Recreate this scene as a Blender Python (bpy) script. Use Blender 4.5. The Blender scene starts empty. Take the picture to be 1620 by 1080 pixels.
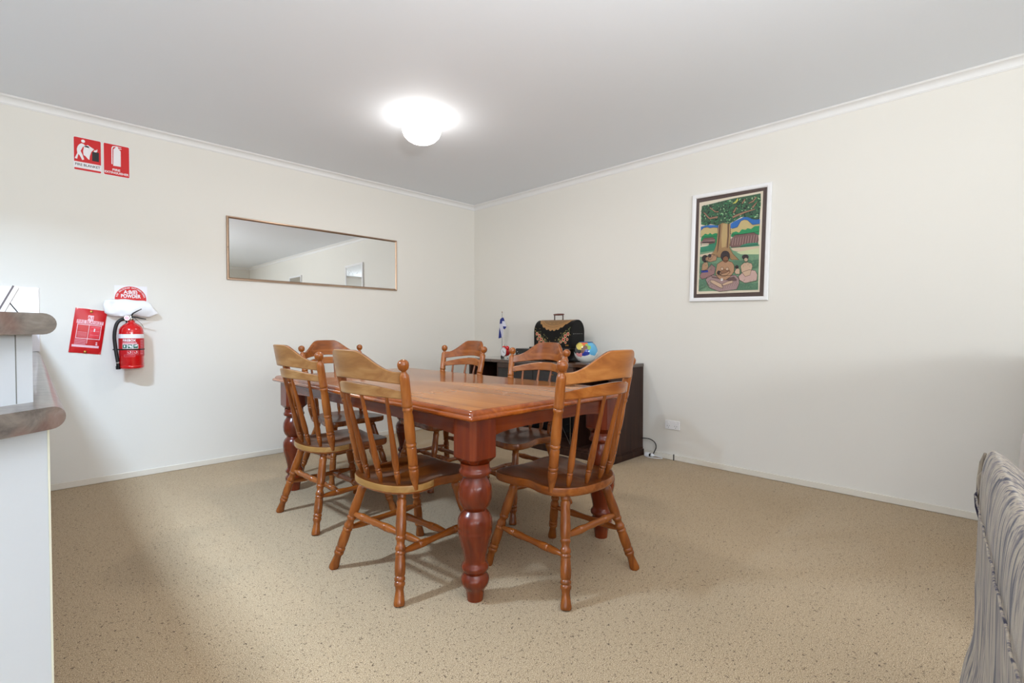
import bpy, math, random
from mathutils import Vector, Matrix
PI=math.pi
SC=bpy.context.scene
COL=SC.collection
random.seed(7)

# ------------------------------------------------------------------ materials
def mat(name, col, rough=.5, metal=0, spec=.5, coat=0, emit=None, es=0, trans=0, sheen=0):
    m=bpy.data.materials.new(name); m.use_nodes=True
    b=m.node_tree.nodes['Principled BSDF']
    b.inputs['Base Color'].default_value=(*lin(col),1)
    b.inputs['Roughness'].default_value=rough
    b.inputs['Metallic'].default_value=metal
    b.inputs['Specular IOR Level'].default_value=spec
    b.inputs['Coat Weight'].default_value=coat
    b.inputs['Coat Roughness'].default_value=.08
    b.inputs['Transmission Weight'].default_value=trans
    if sheen: b.inputs['Sheen Weight'].default_value=sheen
    if emit: b.inputs['Emission Color'].default_value=(*lin(emit),1); b.inputs['Emission Strength'].default_value=es
    return m
def lin(c):
    return tuple((v/255/12.92 if v/255<=.04045 else ((v/255+.055)/1.055)**2.4) for v in c)
def N(m,t,**k):
    n=m.node_tree.nodes.new(t)
    for a,v in k.items():
        if a.startswith('_'): n.inputs[a[1:].replace('_',' ')].default_value=v
        else: setattr(n,a,v)
    return n
def L(m,a,b): m.node_tree.links.new(a,b)
def coords(m,scale=(1,1,1),rot=(0,0,0),kind='Object'):
    t=N(m,'ShaderNodeTexCoord'); mp=N(m,'ShaderNodeMapping'); L(m,t.outputs[kind],mp.inputs['Vector'])
    mp.inputs['Scale'].default_value=scale; mp.inputs['Rotation'].default_value=rot
    return mp.outputs['Vector']
def ramp(m,fac,stops,interp='LINEAR'):
    r=N(m,'ShaderNodeValToRGB'); r.color_ramp.interpolation=interp
    e=r.color_ramp.elements
    while len(e)<len(stops): e.new(.5)
    for x,(p,c) in zip(e,stops): x.position=p; x.color=(*lin(c),1)
    L(m,fac,r.inputs['Fac']); return r.outputs['Color']
def bsdf(m): return m.node_tree.nodes['Principled BSDF']
def bump(m,h,strength=.2,dist=.002):
    b=N(m,'ShaderNodeBump'); b.inputs['Strength'].default_value=strength; b.inputs['Distance'].default_value=dist
    L(m,h,b.inputs['Height']); L(m,b.outputs['Normal'],bsdf(m).inputs['Normal'])

def wood(name,axis,dark,mid,light,rough=.27,coat=.18,scale=1,planks=0):
    m=mat(name,mid,rough=rough,coat=coat)
    s=[26*scale]*3; s['xyz'.index(axis)]=1.6*scale
    v=coords(m,tuple(s))
    n=N(m,'ShaderNodeTexNoise',_Scale=1.0,_Detail=(2.0 if planks else 5.0),_Roughness=.55,_Distortion=(.1 if planks else .8)); L(m,v,n.inputs['Vector'])
    fac=n.outputs['Fac']
    s2=[5*scale]*3; s2['xyz'.index(axis)]=.9*scale
    v2=coords(m,tuple(s2)); n2=N(m,'ShaderNodeTexNoise',_Scale=1.0,_Detail=2.0); L(m,v2,n2.inputs['Vector'])
    mx=N(m,'ShaderNodeMath',operation='ADD'); 
    a=N(m,'ShaderNodeMath',operation='MULTIPLY'); a.inputs[1].default_value=(.35 if planks else .55); L(m,fac,a.inputs[0])
    b=N(m,'ShaderNodeMath',operation='MULTIPLY'); b.inputs[1].default_value=(.65 if planks else .45); L(m,n2.outputs['Fac'],b.inputs[0])
    L(m,a.outputs[0],mx.inputs[0]); L(m,b.outputs[0],mx.inputs[1])
    out=mx.outputs[0]
    if planks:
        t=N(m,'ShaderNodeTexCoord'); sp=N(m,'ShaderNodeSeparateXYZ'); L(m,t.outputs['Object'],sp.inputs[0])
        d=N(m,'ShaderNodeMath',operation='MULTIPLY'); d.inputs[1].default_value=planks; L(m,sp.outputs[0],d.inputs[0])
        f=N(m,'ShaderNodeMath',operation='FLOOR'); L(m,d.outputs[0],f.inputs[0])
        w=N(m,'ShaderNodeTexWhiteNoise',noise_dimensions='1D'); L(m,f.outputs[0],w.inputs['W'])
        k=N(m,'ShaderNodeMath',operation='MULTIPLY_ADD'); k.inputs[1].default_value=.22; k.inputs[2].default_value=-.11; L(m,w.outputs['Value'],k.inputs[0])
        ad=N(m,'ShaderNodeMath',operation='ADD'); L(m,out,ad.inputs[0]); L(m,k.outputs[0],ad.inputs[1]); out=ad.outputs[0]
    c=ramp(m,out,[(.3,dark),(.5,mid),(.7,light)])
    L(m,c,bsdf(m).inputs['Base Color'])
    if not planks: bump(m,fac,.06,.001)
    return m

M={}
WD=((90,43,10),(138,73,22),(172,104,44))
for ax in 'xyz': M['chair_'+ax]=wood('chair wood '+ax,ax,*WD)
M['semi']=wood('lightly faded wood','y',(124,66,22),(162,98,42),(186,124,62),rough=.36,coat=.15)
M['seat_wood']=wood('seat wood','x',(58,26,5),(94,46,11),(122,68,22),coat=.1,rough=.3); bsdf(M['seat_wood']).inputs['Specular IOR Level'].default_value=.3  # darker than the chair wood: shade on the seat tops put into the colour
M['worn']=wood('sun faded wood','y',(114,72,36),(148,102,56),(176,134,84),rough=.42,coat=.1)
M['seat_rim']=wood('worn seat rim','y',(124,84,40),(154,112,56),(178,140,84),rough=.4,coat=.1)
M['table']=wood('table top wood','y',(118,62,18),(160,94,32),(186,118,50),rough=.17,coat=.22,scale=.8,planks=6.5)
M['table_edge']=wood('table edge wood','y',(108,44,8),(144,68,16),(170,92,30),rough=.2,coat=.3)
M['table_z']=wood('table leg wood','z',(74,21,3),(108,36,6),(134,55,14),rough=.25,coat=.2)
M['side']=wood('dark walnut','z',(32,18,13),(52,31,23),(74,48,36),rough=.45,coat=0); bsdf(M['side']).inputs['Specular IOR Level'].default_value=.25
M['side_y']=wood('dark walnut front','y',(40,24,16),(64,40,28),(90,62,44),rough=.3,coat=.2)
M['topgloss']=wood('polished sideboard top','y',(40,24,16),(64,40,28),(90,62,44),rough=.07,coat=1.0)
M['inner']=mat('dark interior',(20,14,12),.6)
M['black']=mat('black plastic',(16,16,17),.25)
M['blackm']=mat('black matte',(22,20,20),.55)
M['white']=mat('white plastic',(236,236,238),.35)
M['chrome']=mat('chrome',(210,210,212),.15,metal=1)
M['brass']=mat('brass',(150,110,60),.3,metal=1)
M['red']=mat('sign red',(206,8,14),.45)
M['redgloss']=mat('glossy red',(205,14,20),.18,coat=.5)
M['signwhite']=mat('sign white',(236,234,238),.45)
M['signblack']=mat('sign black',(24,20,22),.5)
M['green']=mat('label green',(20,96,72),.5)
M['pinkprint']=mat('faded print',(232,150,165),.5)
M['pinklight']=mat('pale print',(240,196,206),.5)
M['bagwhite']=mat('white bag',(238,238,240),.3)
M['skirt_paint']=mat('skirting paint',(224,218,206),.45)
M['cornice']=mat('cornice paint',(232,232,232),.6)

def wallmat(name,col):
    m=mat(name,col,.75); v=coords(m,(1,1,1),kind='Object')
    n=N(m,'ShaderNodeTexNoise',_Scale=180.0,_Detail=3.0); L(m,v,n.inputs['Vector']); bump(m,n.outputs['Fac'],.05,.001); return m
M['wall']=wallmat('cream wall paint',(228,225,218))
M['ceil']=wallmat('ceiling paint',(230,235,242))

def carpet():
    m=mat('loop pile carpet',(190,168,140),.95,spec=.1,sheen=.15)
    v=coords(m,(1,1,1))
    n1=N(m,'ShaderNodeTexNoise',_Scale=330.0,_Detail=3.0,_Roughness=.7); L(m,v,n1.inputs['Vector'])
    c1=ramp(m,n1.outputs['Fac'],[(.36,(122,98,67)),(.5,(178,154,121)),(.64,(216,197,168))])
    n2=N(m,'ShaderNodeTexNoise',_Scale=105.0,_Detail=3.0,_Roughness=.6,_Distortion=.8); L(m,v,n2.inputs['Vector'])
    r2=N(m,'ShaderNodeMapRange'); r2.inputs['From Min'].default_value=.60; r2.inputs['From Max'].default_value=.655; L(m,n2.outputs['Fac'],r2.inputs['Value'])
    n3=N(m,'ShaderNodeTexNoise',_Scale=300.0,_Detail=1.0); L(m,v,n3.inputs['Vector'])
    r3=N(m,'ShaderNodeMapRange'); r3.inputs['From Min'].default_value=.58; r3.inputs['From Max'].default_value=.66; L(m,n3.outputs['Fac'],r3.inputs['Value'])
    mx0=N(m,'ShaderNodeMath',operation='MULTIPLY'); mx0.inputs[1].default_value=.55; L(m,r3.outputs[0],mx0.inputs[0])
    mxm=N(m,'ShaderNodeMath',operation='MAXIMUM'); L(m,r2.outputs[0],mxm.inputs[0]); L(m,mx0.outputs[0],mxm.inputs[1])
    k=N(m,'ShaderNodeMath',operation='MULTIPLY'); k.inputs[1].default_value=.9; L(m,mxm.outputs[0],k.inputs[0])
    mix=N(m,'ShaderNodeMix',data_type='RGBA'); L(m,k.outputs[0],mix.inputs['Factor']); L(m,c1,mix.inputs[6]); mix.inputs[7].default_value=(*lin((72,50,32)),1)
    L(m,mix.outputs[2],bsdf(m).inputs['Base Color'])
    bump(m,n1.outputs['Fac'],.5,.004)
    return m
M['carpet']=carpet()

def laminate():
    m=mat('stone laminate',(112,106,100),.3,coat=.2); v=coords(m,(1,1,1))
    n=N(m,'ShaderNodeTexNoise',_Scale=14.0,_Detail=8.0,_Roughness=.65,_Distortion=1.2); L(m,v,n.inputs['Vector'])
    c=ramp(m,n.outputs['Fac'],[(.3,(78,72,68)),(.45,(112,104,98)),(.55,(128,120,112)),(.7,(150,146,142))])
    n2=N(m,'ShaderNodeTexNoise',_Scale=9.0,_Detail=4.0); L(m,coords(m,(1,1,1),(.5,.3,1)),n2.inputs['Vector'])
    r=N(m,'ShaderNodeMapRange'); r.inputs['From Min'].default_value=.58; r.inputs['From Max'].default_value=.7; r.inputs['To Max'].default_value=.5; L(m,n2.outputs['Fac'],r.inputs['Value'])
    mix=N(m,'ShaderNodeMix',data_type='RGBA'); L(m,r.outputs[0],mix.inputs['Factor']); L(m,c,mix.inputs[6]); mix.inputs[7].default_value=(*lin((122,84,72)),1)
    L(m,mix.outputs[2],bsdf(m).inputs['Base Color']); return m
M['lam']=laminate()
M['panel']=mat('white cabinet panel',(208,214,221),.4)
M['edgeband']=mat('cream edge band',(226,226,208),.45)
M['splash']=mat('glossy white splashback',(236,236,244),.12)

def sofamat():
    m=mat('cream fabric with navy streaks',(190,180,165),.85,spec=.2,sheen=.2)
    v=coords(m,(48,48,4.5))
    w=N(m,'ShaderNodeTexNoise',_Scale=1.0,_Detail=3.0,_Distortion=.9); L(m,v,w.inputs['Vector'])
    c=ramp(m,w.outputs['Fac'],[(.36,(26,22,44)),(.42,(82,74,80)),(.47,(132,120,106)),(.56,(158,145,126)),(.66,(100,90,92))])
    n2=N(m,'ShaderNodeTexNoise',_Scale=1.0,_Detail=4.0,_Distortion=.9); L(m,coords(m,(70,70,9)),n2.inputs['Vector'])
    r=N(m,'ShaderNodeMapRange'); r.inputs['From Min'].default_value=.60; r.inputs['From Max'].default_value=.66; r.inputs['To Max'].default_value=.8; L(m,n2.outputs['Fac'],r.inputs['Value'])
    mix=N(m,'ShaderNodeMix',data_type='RGBA'); L(m,r.outputs[0],mix.inputs['Factor']); L(m,c,mix.inputs[6]); mix.inputs[7].default_value=(*lin((50,44,66)),1)
    L(m,mix.outputs[2],bsdf(m).inputs['Base Color'])
    n=N(m,'ShaderNodeTexNoise',_Scale=300.0); L(m,coords(m),n.inputs['Vector']); bump(m,n.outputs['Fac'],.3,.002)
    return m
M['sofa']=sofamat()
M['mirror']=mat('mirror glass',(236,238,238),.0,metal=1)
M['mframe']=mat('brushed champagne frame',(176,150,128),.32,metal=.85)
def glass():
    m=bpy.data.materials.new('picture glass'); m.use_nodes=True; nt=m.node_tree; nt.nodes.clear()
    o=N(m,'ShaderNodeOutputMaterial'); mx=N(m,'ShaderNodeMixShader'); t=N(m,'ShaderNodeBsdfTransparent'); g=N(m,'ShaderNodeBsdfGlossy'); g.inputs['Roughness'].default_value=.02
    f=N(m,'ShaderNodeFresnel'); f.inputs['IOR'].default_value=1.5
    L(m,f.outputs[0],mx.inputs[0]); L(m,t.outputs[0],mx.inputs[1]); L(m,g.outputs[0],mx.inputs[2]); L(m,mx.outputs[0],o.inputs[0]); return m
M['glass']=glass()

# ------------------------------------------------------------------ mesh builder
class MB:
    def __init__(s): s.v=[];s.f=[];s.m=[];s.mats=[];s.sm=[]
    def mi(s,m):
        if m not in s.mats: s.mats.append(m)
        return s.mats.index(m)
    def add(s,vs,fs,m,smooth=True):
        o=len(s.v); s.v+= [tuple(v) for v in vs]; i=s.mi(m)
        for f in fs: s.f.append(tuple(o+k for k in f)); s.m.append(i); s.sm.append(smooth)
        return s
    def box(s,a,b,m,bev=0):
        x0,y0,z0=[min(p,q) for p,q in zip(a,b)]; x1,y1,z1=[max(p,q) for p,q in zip(a,b)]
        if bev<=0:
            vs=[(x0,y0,z0),(x1,y0,z0),(x1,y1,z0),(x0,y1,z0),(x0,y0,z1),(x1,y0,z1),(x1,y1,z1),(x0,y1,z1)]
            return s.add(vs,[(0,3,2,1),(4,5,6,7),(0,1,5,4),(1,2,6,5),(2,3,7,6),(3,0,4,7)],m,False)
        # chamfered box
        B=bev; loops=[]
        def rect(i,z): return [(x0+i+B,y0+i,z),(x1-i-B,y0+i,z),(x1-i,y0+i+B,z),(x1-i,y1-i-B,z),(x1-i-B,y1-i,z),(x0+i+B,y1-i,z),(x0+i,y1-i-B,z),(x0+i,y0+i+B,z)]
        return s.loft([rect(B,z0),rect(0,z0+B),rect(0,z1-B),rect(B,z1)],m,cap=True,smooth=True)
    def loft(s,loops,m,cap=True,closed=True,smooth=True,wrap=False):
        n=len(loops[0]); vs=[p for l in loops for p in l]; fs=[]
        R=len(loops)
        for i in range(R if wrap else R-1):
            i2=(i+1)%R
            for j in range(n if closed else n-1):
                k=(j+1)%n; fs.append((i*n+j,i*n+k,i2*n+k,i2*n+j))
        if cap and not wrap: fs.append(tuple(range(n))[::-1]); fs.append(tuple((R-1)*n+j for j in range(n)))
        return s.add(vs,fs,m,smooth)
    def lathe(s,a,b,prof,m,seg=20,cap=True):
        a=Vector(a);b=Vector(b);d=b-a;q=d.to_track_quat('Z','Y')
        loops=[]
        for t,r in prof:
            c=a+d*t
            loops.append([c+q@Vector((r*math.cos(2*PI*k/seg),r*math.sin(2*PI*k/seg),0)) for k in range(seg)])
        return s.loft(loops,m,cap)
    def tube(s,pts,r,m,seg=10):
        pts=[Vector(p) for p in pts]; loops=[]; up=None
        for i,p in enumerate(pts):
            d=(pts[min(i+1,len(pts)-1)]-pts[max(i-1,0)]).normalized()
            if up is None: up=d.orthogonal().normalized()
            up=(up-d*up.dot(d)).normalized(); w=d.cross(up)
            rr=r[i] if isinstance(r,(list,tuple)) else r
            loops.append([p+up*rr*math.cos(2*PI*k/seg)+w*rr*math.sin(2*PI*k/seg) for k in range(seg)])
        return s.loft(loops,m)
    def poly(s,pts,m): return s.add(pts,[tuple(range(len(pts)))],m,False)
    def prism(s,pts,d,m,smooth=False):
        a=[Vector(p) for p in pts]; d=Vector(d); b=[p+d for p in a]
        return s.loft([a,b],m,True,smooth=smooth)
    def text(s,txt,size,origin,xdir,ydir,m,align='CENTER',bold=.0,wrapf=None,width=None):
        c=bpy.data.curves.new('t','FONT'); c.body=txt; c.size=size; c.align_x=align; c.align_y='CENTER'; c.offset=bold*size; c.resolution_u=3
        o=bpy.data.objects.new('t',c); COL.objects.link(o)
        me=o.to_mesh(depsgraph=None) if False else bpy.data.meshes.new_from_object(o)
        X=Vector(xdir);Y=Vector(ydir);O=Vector(origin)
        sx=1
        if width:
            xs=[v.co.x for v in me.vertices]; w=max(xs)-min(xs)
            if w>0: sx=width/w
        vs=[]
        for v in me.vertices:
            if wrapf: vs.append(wrapf(v.co.x*sx,v.co.y))
            else: vs.append(O+X*v.co.x*sx+Y*v.co.y)
        s.add(vs,[tuple(p.vertices) for p in me.polygons],m,False)
        bpy.data.objects.remove(o); bpy.data.meshes.remove(me); bpy.data.curves.remove(c)
        return s
    def obj(s,name,parent=None,label=None,cat=None,group=None,kind=None,loc=None,rot=None,angle=40):
        me=bpy.data.meshes.new(name); me.from_pydata(s.v,[],s.f)
        for m in s.mats: me.materials.append(m)
        me.polygons.foreach_set('material_index',s.m); me.polygons.foreach_set('use_smooth',s.sm)
        me.update(); me.validate()
        import bmesh
        bm=bmesh.new(); bm.from_mesh(me); bmesh.ops.recalc_face_normals(bm,faces=bm.faces) if len(s.f)>1 and not getattr(s,'noflip',False) else None
        bm.to_mesh(me); bm.free()
        me.set_sharp_from_angle(angle=math.radians(angle))
        o=bpy.data.objects.new(name,me); COL.objects.link(o)
        if parent: o.parent=parent
        tag(o,label,cat,group,kind)
        if loc: o.location=loc
        if rot: o.rotation_euler=rot
        return o
def tag(o,label=None,cat=None,group=None,kind=None):
    for k,v in (('label',label),('category',cat),('group',group),('kind',kind)):
        if v: o[k]=v
    return o
def thing(name,label,cat,loc=(0,0,0),rz=0,group=None):
    o=bpy.data.objects.new(name,None); COL.objects.link(o); o.empty_display_size=.1
    o.location=loc; o.rotation_euler=(0,0,rz); return tag(o,label,cat,group)
def copy_tree(o,parent=None,skip=()):
    c=o.copy(); COL.objects.link(c); c.parent=parent
    for ch in list(o.children):
        if ch.name.split('.')[0] in skip: continue
        copy_tree(ch,c)
    return c
def S(t): return t*t*(3-2*t)

# ------------------------------------------------------------------ room
H=2.616; XW=-7.6; YB=-8.4; T=.12
MB().box((XW-T,YB-T,-.1),(T,T,0),M['carpet']).obj('floor',kind='structure')
MB().box((XW-T,YB-T,H),(T,T,H+.1),M['ceil']).obj('ceiling',kind='structure')
MB().box((XW-T,0,0),(T,T,H),M['wall']).obj('wall_left',kind='structure')
MB().box((0,YB-T,0),(T,0,H),M['wall']).obj('wall_right',kind='structure')
def wall_open(name,fixed,lo,hi,o0,o1,z0,z1,axis):
    b=MB()
    def bx(a0,a1,c0,c1):
        if axis=='x': b.box((a0,fixed[0],c0),(a1,fixed[1],c1),M['wall'])
        else: b.box((fixed[0],a0,c0),(fixed[1],a1,c1),M['wall'])
    bx(lo,o0,0,H); bx(o1,hi,0,H); bx(o0,o1,0,z0); bx(o0,o1,z1,H)
    return b.obj(name,kind='structure')
BW=(-5.2,-2.4,1.30,2.15)      # window in the wall behind the camera
LW=(-6.6,-3.6,.85,2.15)      # window in the far left wall
wall_open('wall_back',(YB-T,YB),XW,0,BW[0],BW[1],BW[2],BW[3],'x')
wall_open('wall_far_left',(XW-T,XW),YB,0,LW[0],LW[1],LW[2],LW[3],'y')
def winframe(name,axis,f,a0,a1,z0,z1):
    b=MB(); w=.05
    def bx(p0,p1,c0,c1):
        if axis=='x': b.box((p0,f-.03,c0),(p1,f+.03,c1),M['cornice'])
        else: b.box((f-.03,p0,c0),(f+.03,p1,c1),M['cornice'])
    bx(a0,a1,z0,z0+w); bx(a0,a1,z1-w,z1); bx(a0,a0+w,z0,z1); bx(a1-w,a1,z0,z1)
    for k in (1,2): c=a0+(a1-a0)*k/3; bx(c-.025,c+.025,z0,z1)
    b.obj(name,kind='structure')
winframe('window_1','x',YB-T/2,*BW); winframe('window_2','y',XW-T/2,*LW)
# cornice (cove) and skirting
def cove(name,p0,p1,inward):
    p0=Vector(p0);p1=Vector(p1);n=Vector(inward); c=.053
    prof=[(0,0),(0,-c),(.004,-c),(.006,-c+.004)]
    for k in range(7):
        a=PI/2*k/6; prof.append((.010+(c-.020)*(1-math.cos(a)), -c+.008+(c-.018)*math.sin(a)))
    prof+=[(c-.006,-.008),(c-.004,-.004),(c,-.003),(c,0)]
    b=MB(); b.loft([[P+n*u+Vector((0,0,H+v)) for u,v in prof] for P in (p0,p1)],M['cornice'],True,smooth=True)
    b.obj(name,kind='structure',angle=25)
cove('trim_1',(XW,0,0),(0,0,0),(0,-1,0)); cove('trim_2',(0,0,0),(0,YB,0),(-1,0,0))
cove('trim_3',(0,YB,0),(XW,YB,0),(0,1,0)); cove('trim_4',(XW,YB,0),(XW,0,0),(1,0,0))
def skirt(name,a,b_): MB().box(a,b_,M['skirt_paint'],.003).obj(name,kind='structure')
skirt('baseboard_left',(-3.89,-.012,0),(0,0,.045)); skirt('baseboard_right',(-.012,YB,0),(0,-.0,.045))

# ------------------------------------------------------------------ kitchen peninsula
ED=Vector((-.747,-.664,0))          # direction of the splayed end
def endy(x,x0,y0): return y0+(x-x0)*ED.y/ED.x
def worktop(name,x0n,x0f,y0,z0,z1,xb,label,yf=-.001):
    r=(z1-z0)/2; zc=(z0+z1)/2; prof=[]
    for k in range(13):
        a=-PI/2+PI*k/12; prof.append((r-r*math.cos(a),zc+r*math.sin(a)))
    prof.append((None,z1)); prof.insert(0,(None,z0))
    near=[];far=[]
    for u,z in prof:
        xn=xb if u is None else x0n-u; xf=xb if u is None else x0f-u
        near.append((xn,endy(xn,x0n,y0),z)); far.append((xf,yf,z))
    MB().loft([near,far],M['lam'],True,smooth=True).obj(name,label=label,cat='worktop',angle=30)
worktop('kitchen_benchtop',-3.876,-3.848,-3.325,.915,.957,-4.62,'lower grey stone-look benchtop with a rounded edge, below the raised bar top')
worktop('breakfast_bar_top',-3.884,-3.884,-3.25,1.092,1.134,-4.30,'raised grey stone-look breakfast bar top with rounded edge at the left',yf=-.0105)
def slab(pts,z0,z1,m,b): b.prism([(x,y,z0) for x,y in pts],(0,0,z1-z0),m)
b=MB(); x0,y0=-3.900,-3.30
slab([(x0,y0),(x0,-.001),(-4.55,-.001),(-4.55,endy(-4.55,x0,y0))],0,.915,M['panel'],b)
base=b.obj('kitchen_base_cabinet',label='white kitchen base cabinet under the lower grey benchtop',cat='cabinet')
b=MB(); e=ED*-.004; n=Vector((.664,-.747,0))*.0012
b.prism([(x0-.0015,y0,.0),(x0+.0008,y0+.0003,.0),(x0+.0008,y0-.0015,.0),(x0-.0025,y0-.0040,.0)],(0,0,.914),M['edgeband']); b.obj('edge_strip',base,label='cream edge strip')
b=MB(); x1,y1=-3.920,-3.235
slab([(x1,y1),(x1,-.0105),(x1-.10,-.0105),(x1-.30,-.0105),(x1-.30,endy(x1-.30,x1,y1))],.957,1.092,M['panel'],b)
up=b.obj('bar_upstand',label='white upright panel between the benchtop and the bar top',cat='panel')
b=MB(); g=.0008
q0=Vector((x1,y1,0))+ED*.031; nn=Vector((.664,-.747,0))
b.prism([q0+Vector((0,0,.958)),q0+ED*.0015+Vector((0,0,.958)),q0+ED*.0015+nn*g+Vector((0,0,.958)),q0+nn*g+Vector((0,0,.958))],(0,0,.133),mat('panel seam',(120,122,118),.6)); b.obj('panel_joint',up)  # thin grey strip marking the seam beside the trim board
b=MB(); b.box((-5.6,-.010,.9575),(-3.850,-.0005,1.387),M['splash'],.002); b.obj('splashback',label='glossy white splashback panel on the wall behind the breakfast bar',cat='splashback')
# tilted display stand on the bar
t=thing('easel_frame','white faced tilted easel frame with dark edge on the bar top','photo frame',(-3.981,-2.74,1.134))
ang=math.radians(23)
d=Vector((1,0,0)); wv=Vector((0,1,0)); up_=Vector((0,0,1)); tl=d*math.sin(ang)+up_*math.cos(ang); nrm=tl.cross(wv)
def slabobj(o,u,v,w,lu,lv,lw,m,bld):
    u,v,w=Vector(u),Vector(v),Vector(w); o=Vector(o)
    vs=[o+u*a*lu+v*b_*lv+w*c*lw for c in (0,1) for a,b_ in ((0,0),(1,0),(1,1),(0,1))]
    bld.add(vs,[(0,3,2,1),(4,5,6,7),(0,1,5,4),(1,2,6,5),(2,3,7,6),(3,0,4,7)],m,False)
o0=Vector((0,0,.003))
b=MB(); slabobj(o0,wv,tl,nrm,.07,.088,.004,mat('frame edge',(84,74,82),.4),b); b.obj('frame_back',t)
b=MB(); slabobj(o0-wv*.001-nrm*.0001,wv,tl,nrm,.072,.089,-.009,M['white'],b); b.obj('front_panel',t)
b=MB(); p=o0+tl*.052+nrm*.004+wv*.004
b.tube([p,p+d*.030-up_*.050],.0014,M['blackm'],8); b.obj('strut',t)

# ------------------------------------------------------------------ wall signs
def rrect(cx,cz,w,h,r,n=5):
    pts=[]
    for sx,sz,a0 in ((1,1,0),(-1,1,PI/2),(-1,-1,PI),(1,-1,3*PI/2)):
        for k in range(n+1):
            a=a0+PI/2*k/n; pts.append((cx+sx*(w/2-r)+r*math.cos(a),cz+sz*(h/2-r)+r*math.sin(a)))
    return pts
SIGN={'man':[(-3.633,2.402),(-3.621,2.413),(-3.609,2.411),(-3.602,2.403),(-3.581,2.4),(-3.58,2.39),(-3.605,2.393),(-3.613,2.39),(-3.621,2.37),(-3.625,2.359),(-3.616,2.337),(-3.607,2.304),(-3.617,2.297),(-3.63,2.326),(-3.637,2.335),(-3.644,2.3),(-3.657,2.302),(-3.643,2.34),(-3.645,2.367),(-3.641,2.386)],'blanket':[(-3.606,2.395),(-3.586,2.409),(-3.552,2.388),(-3.568,2.366),(-3.576,2.336),(-3.579,2.307),(-3.587,2.312),(-3.601,2.33),(-3.61,2.333),(-3.612,2.362),(-3.609,2.38)],'bin':[(-3.563,2.369),(-3.526,2.37),(-3.527,2.304),(-3.564,2.304)],'flame':[(-3.555,2.373),(-3.547,2.386),(-3.543,2.381),(-3.535,2.394),(-3.534,2.379),(-3.541,2.369),(-3.552,2.369)],'cyl':[(-3.445,2.416),(-3.44,2.424),(-3.429,2.438),(-3.42,2.438),(-3.416,2.425),(-3.403,2.412),(-3.404,2.299),(-3.447,2.298)],'hose':[(-3.457,2.309),(-3.456,2.424),(-3.45,2.438),(-3.429,2.443),(-3.399,2.44),(-3.399,2.436),(-3.426,2.438),(-3.443,2.434),(-3.449,2.424),(-3.45,2.414),(-3.451,2.307)],'lever':[(-3.418,2.43),(-3.398,2.429),(-3.398,2.425),(-3.412,2.424)]}
def flat(b,pts,y,m): b.poly([(x,y,z) for x,z in pts],m)
def circ(cx,cz,r,n=20,rz=None): return [(cx+r*math.cos(2*PI*k/n),cz+(rz or r)*math.sin(2*PI*k/n)) for k in range(n)]
def plate(b,pts,y,th,m): b.prism([(x,y,z) for x,z in pts],(0,th,0),m)
Y0=-.0005
def sign(cx,draw,name,label):
    b=MB(); b.noflip=True
    plate(b,rrect(cx,2.339,.152,.231,.009),Y0,-.002,M['signwhite'])
    draw(b); return b.obj(name,label=label,cat='sign')
def d1(b):
    cx=-3.588; y=-.0027
    flat(b,rrect(cx,2.366,.145,.171,.007),y,M['red']); flat(b,rrect(cx,2.2325,.145,.014,.006),y,M['red'])
    flat(b,[(cx-.0725,2.2825),(cx+.0725,2.2825),(cx+.0725,2.30),(cx-.0725,2.30)],y-.00005,M['red'])
    flat(b,[(cx-.0725,2.2435),(cx+.0725,2.2435),(cx+.0725,2.2825),(cx-.0725,2.2825)],y-.0001,M['signwhite'])
    for k in ('man','blanket'): flat(b,SIGN[k],y-.0003,M['signwhite'])
    flat(b,circ(-3.611,2.43,.0105),y-.0003,M['signwhite'])
    flat(b,SIGN['bin'],y-.0003,M['signblack']); flat(b,SIGN['flame'],y-.0004,M['signwhite'])
    b.text('FIRE BLANKET',.024,(cx,y-.0006,2.263),(1,0,0),(0,0,1),M['signblack'],width=.134,bold=.01)
def d2(b):
    cx=-3.427; y=-.0027
    flat(b,rrect(cx,2.339,.145,.224,.007),y,M['red'])
    for k in ('cyl','hose','lever'): flat(b,SIGN[k],y-.0003,M['signwhite'])
    b.text('FIRE',.021,(-3.430,y-.0005,2.269),(1,0,0),(0,0,1),M['signwhite'],width=.044,bold=.03)
    b.text('EXTINGUISHER',.021,(cx-.001,y-.0005,2.247),(1,0,0),(0,0,1),M['signwhite'],width=.138,bold=.03)
sign(-3.588,d1,'fire_blanket_sign','red and white sign reading FIRE BLANKET with a pictogram of a man')
sign(-3.427,d2,'fire_extinguisher_sign','red sign reading FIRE EXTINGUISHER with a white cylinder pictogram')

# powder disc sign
b=MB(); b.noflip=True
plate(b,[(-3.452,1.262),(-3.257,1.262),(-3.257,1.432),(-3.452,1.432)],Y0,-.001,M['signwhite'])
flat(b,circ(-3.357,1.333,.094,40),-.0018,M['red'])
b.text('A:B(E)',.036,(-3.357,-.0022,1.384),(1,0,0),(0,0,1),M['signwhite'],width=.082,bold=.035)
b.text('POWDER',.036,(-3.357,-.0022,1.354),(1,0,0),(0,0,1),M['signwhite'],width=.118,bold=.035)
txt='RED COLOURED EXTINGUISHER'
for i,ch in enumerate(txt):
    if ch==' ': continue
    a=PI*(.93-.86*i/(len(txt)-1)); R=.083
    b.text(ch,.0125,(-3.357+R*math.cos(a),-.0023,1.333+R*math.sin(a)),(math.sin(a),0,-math.cos(a)),(math.cos(a),0,math.sin(a)),M['signwhite'],bold=.03)
b.obj('powder_extinguisher_sign',label='round red sign reading A:B(E) POWDER on a white square, partly behind a bag',cat='sign')

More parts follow.
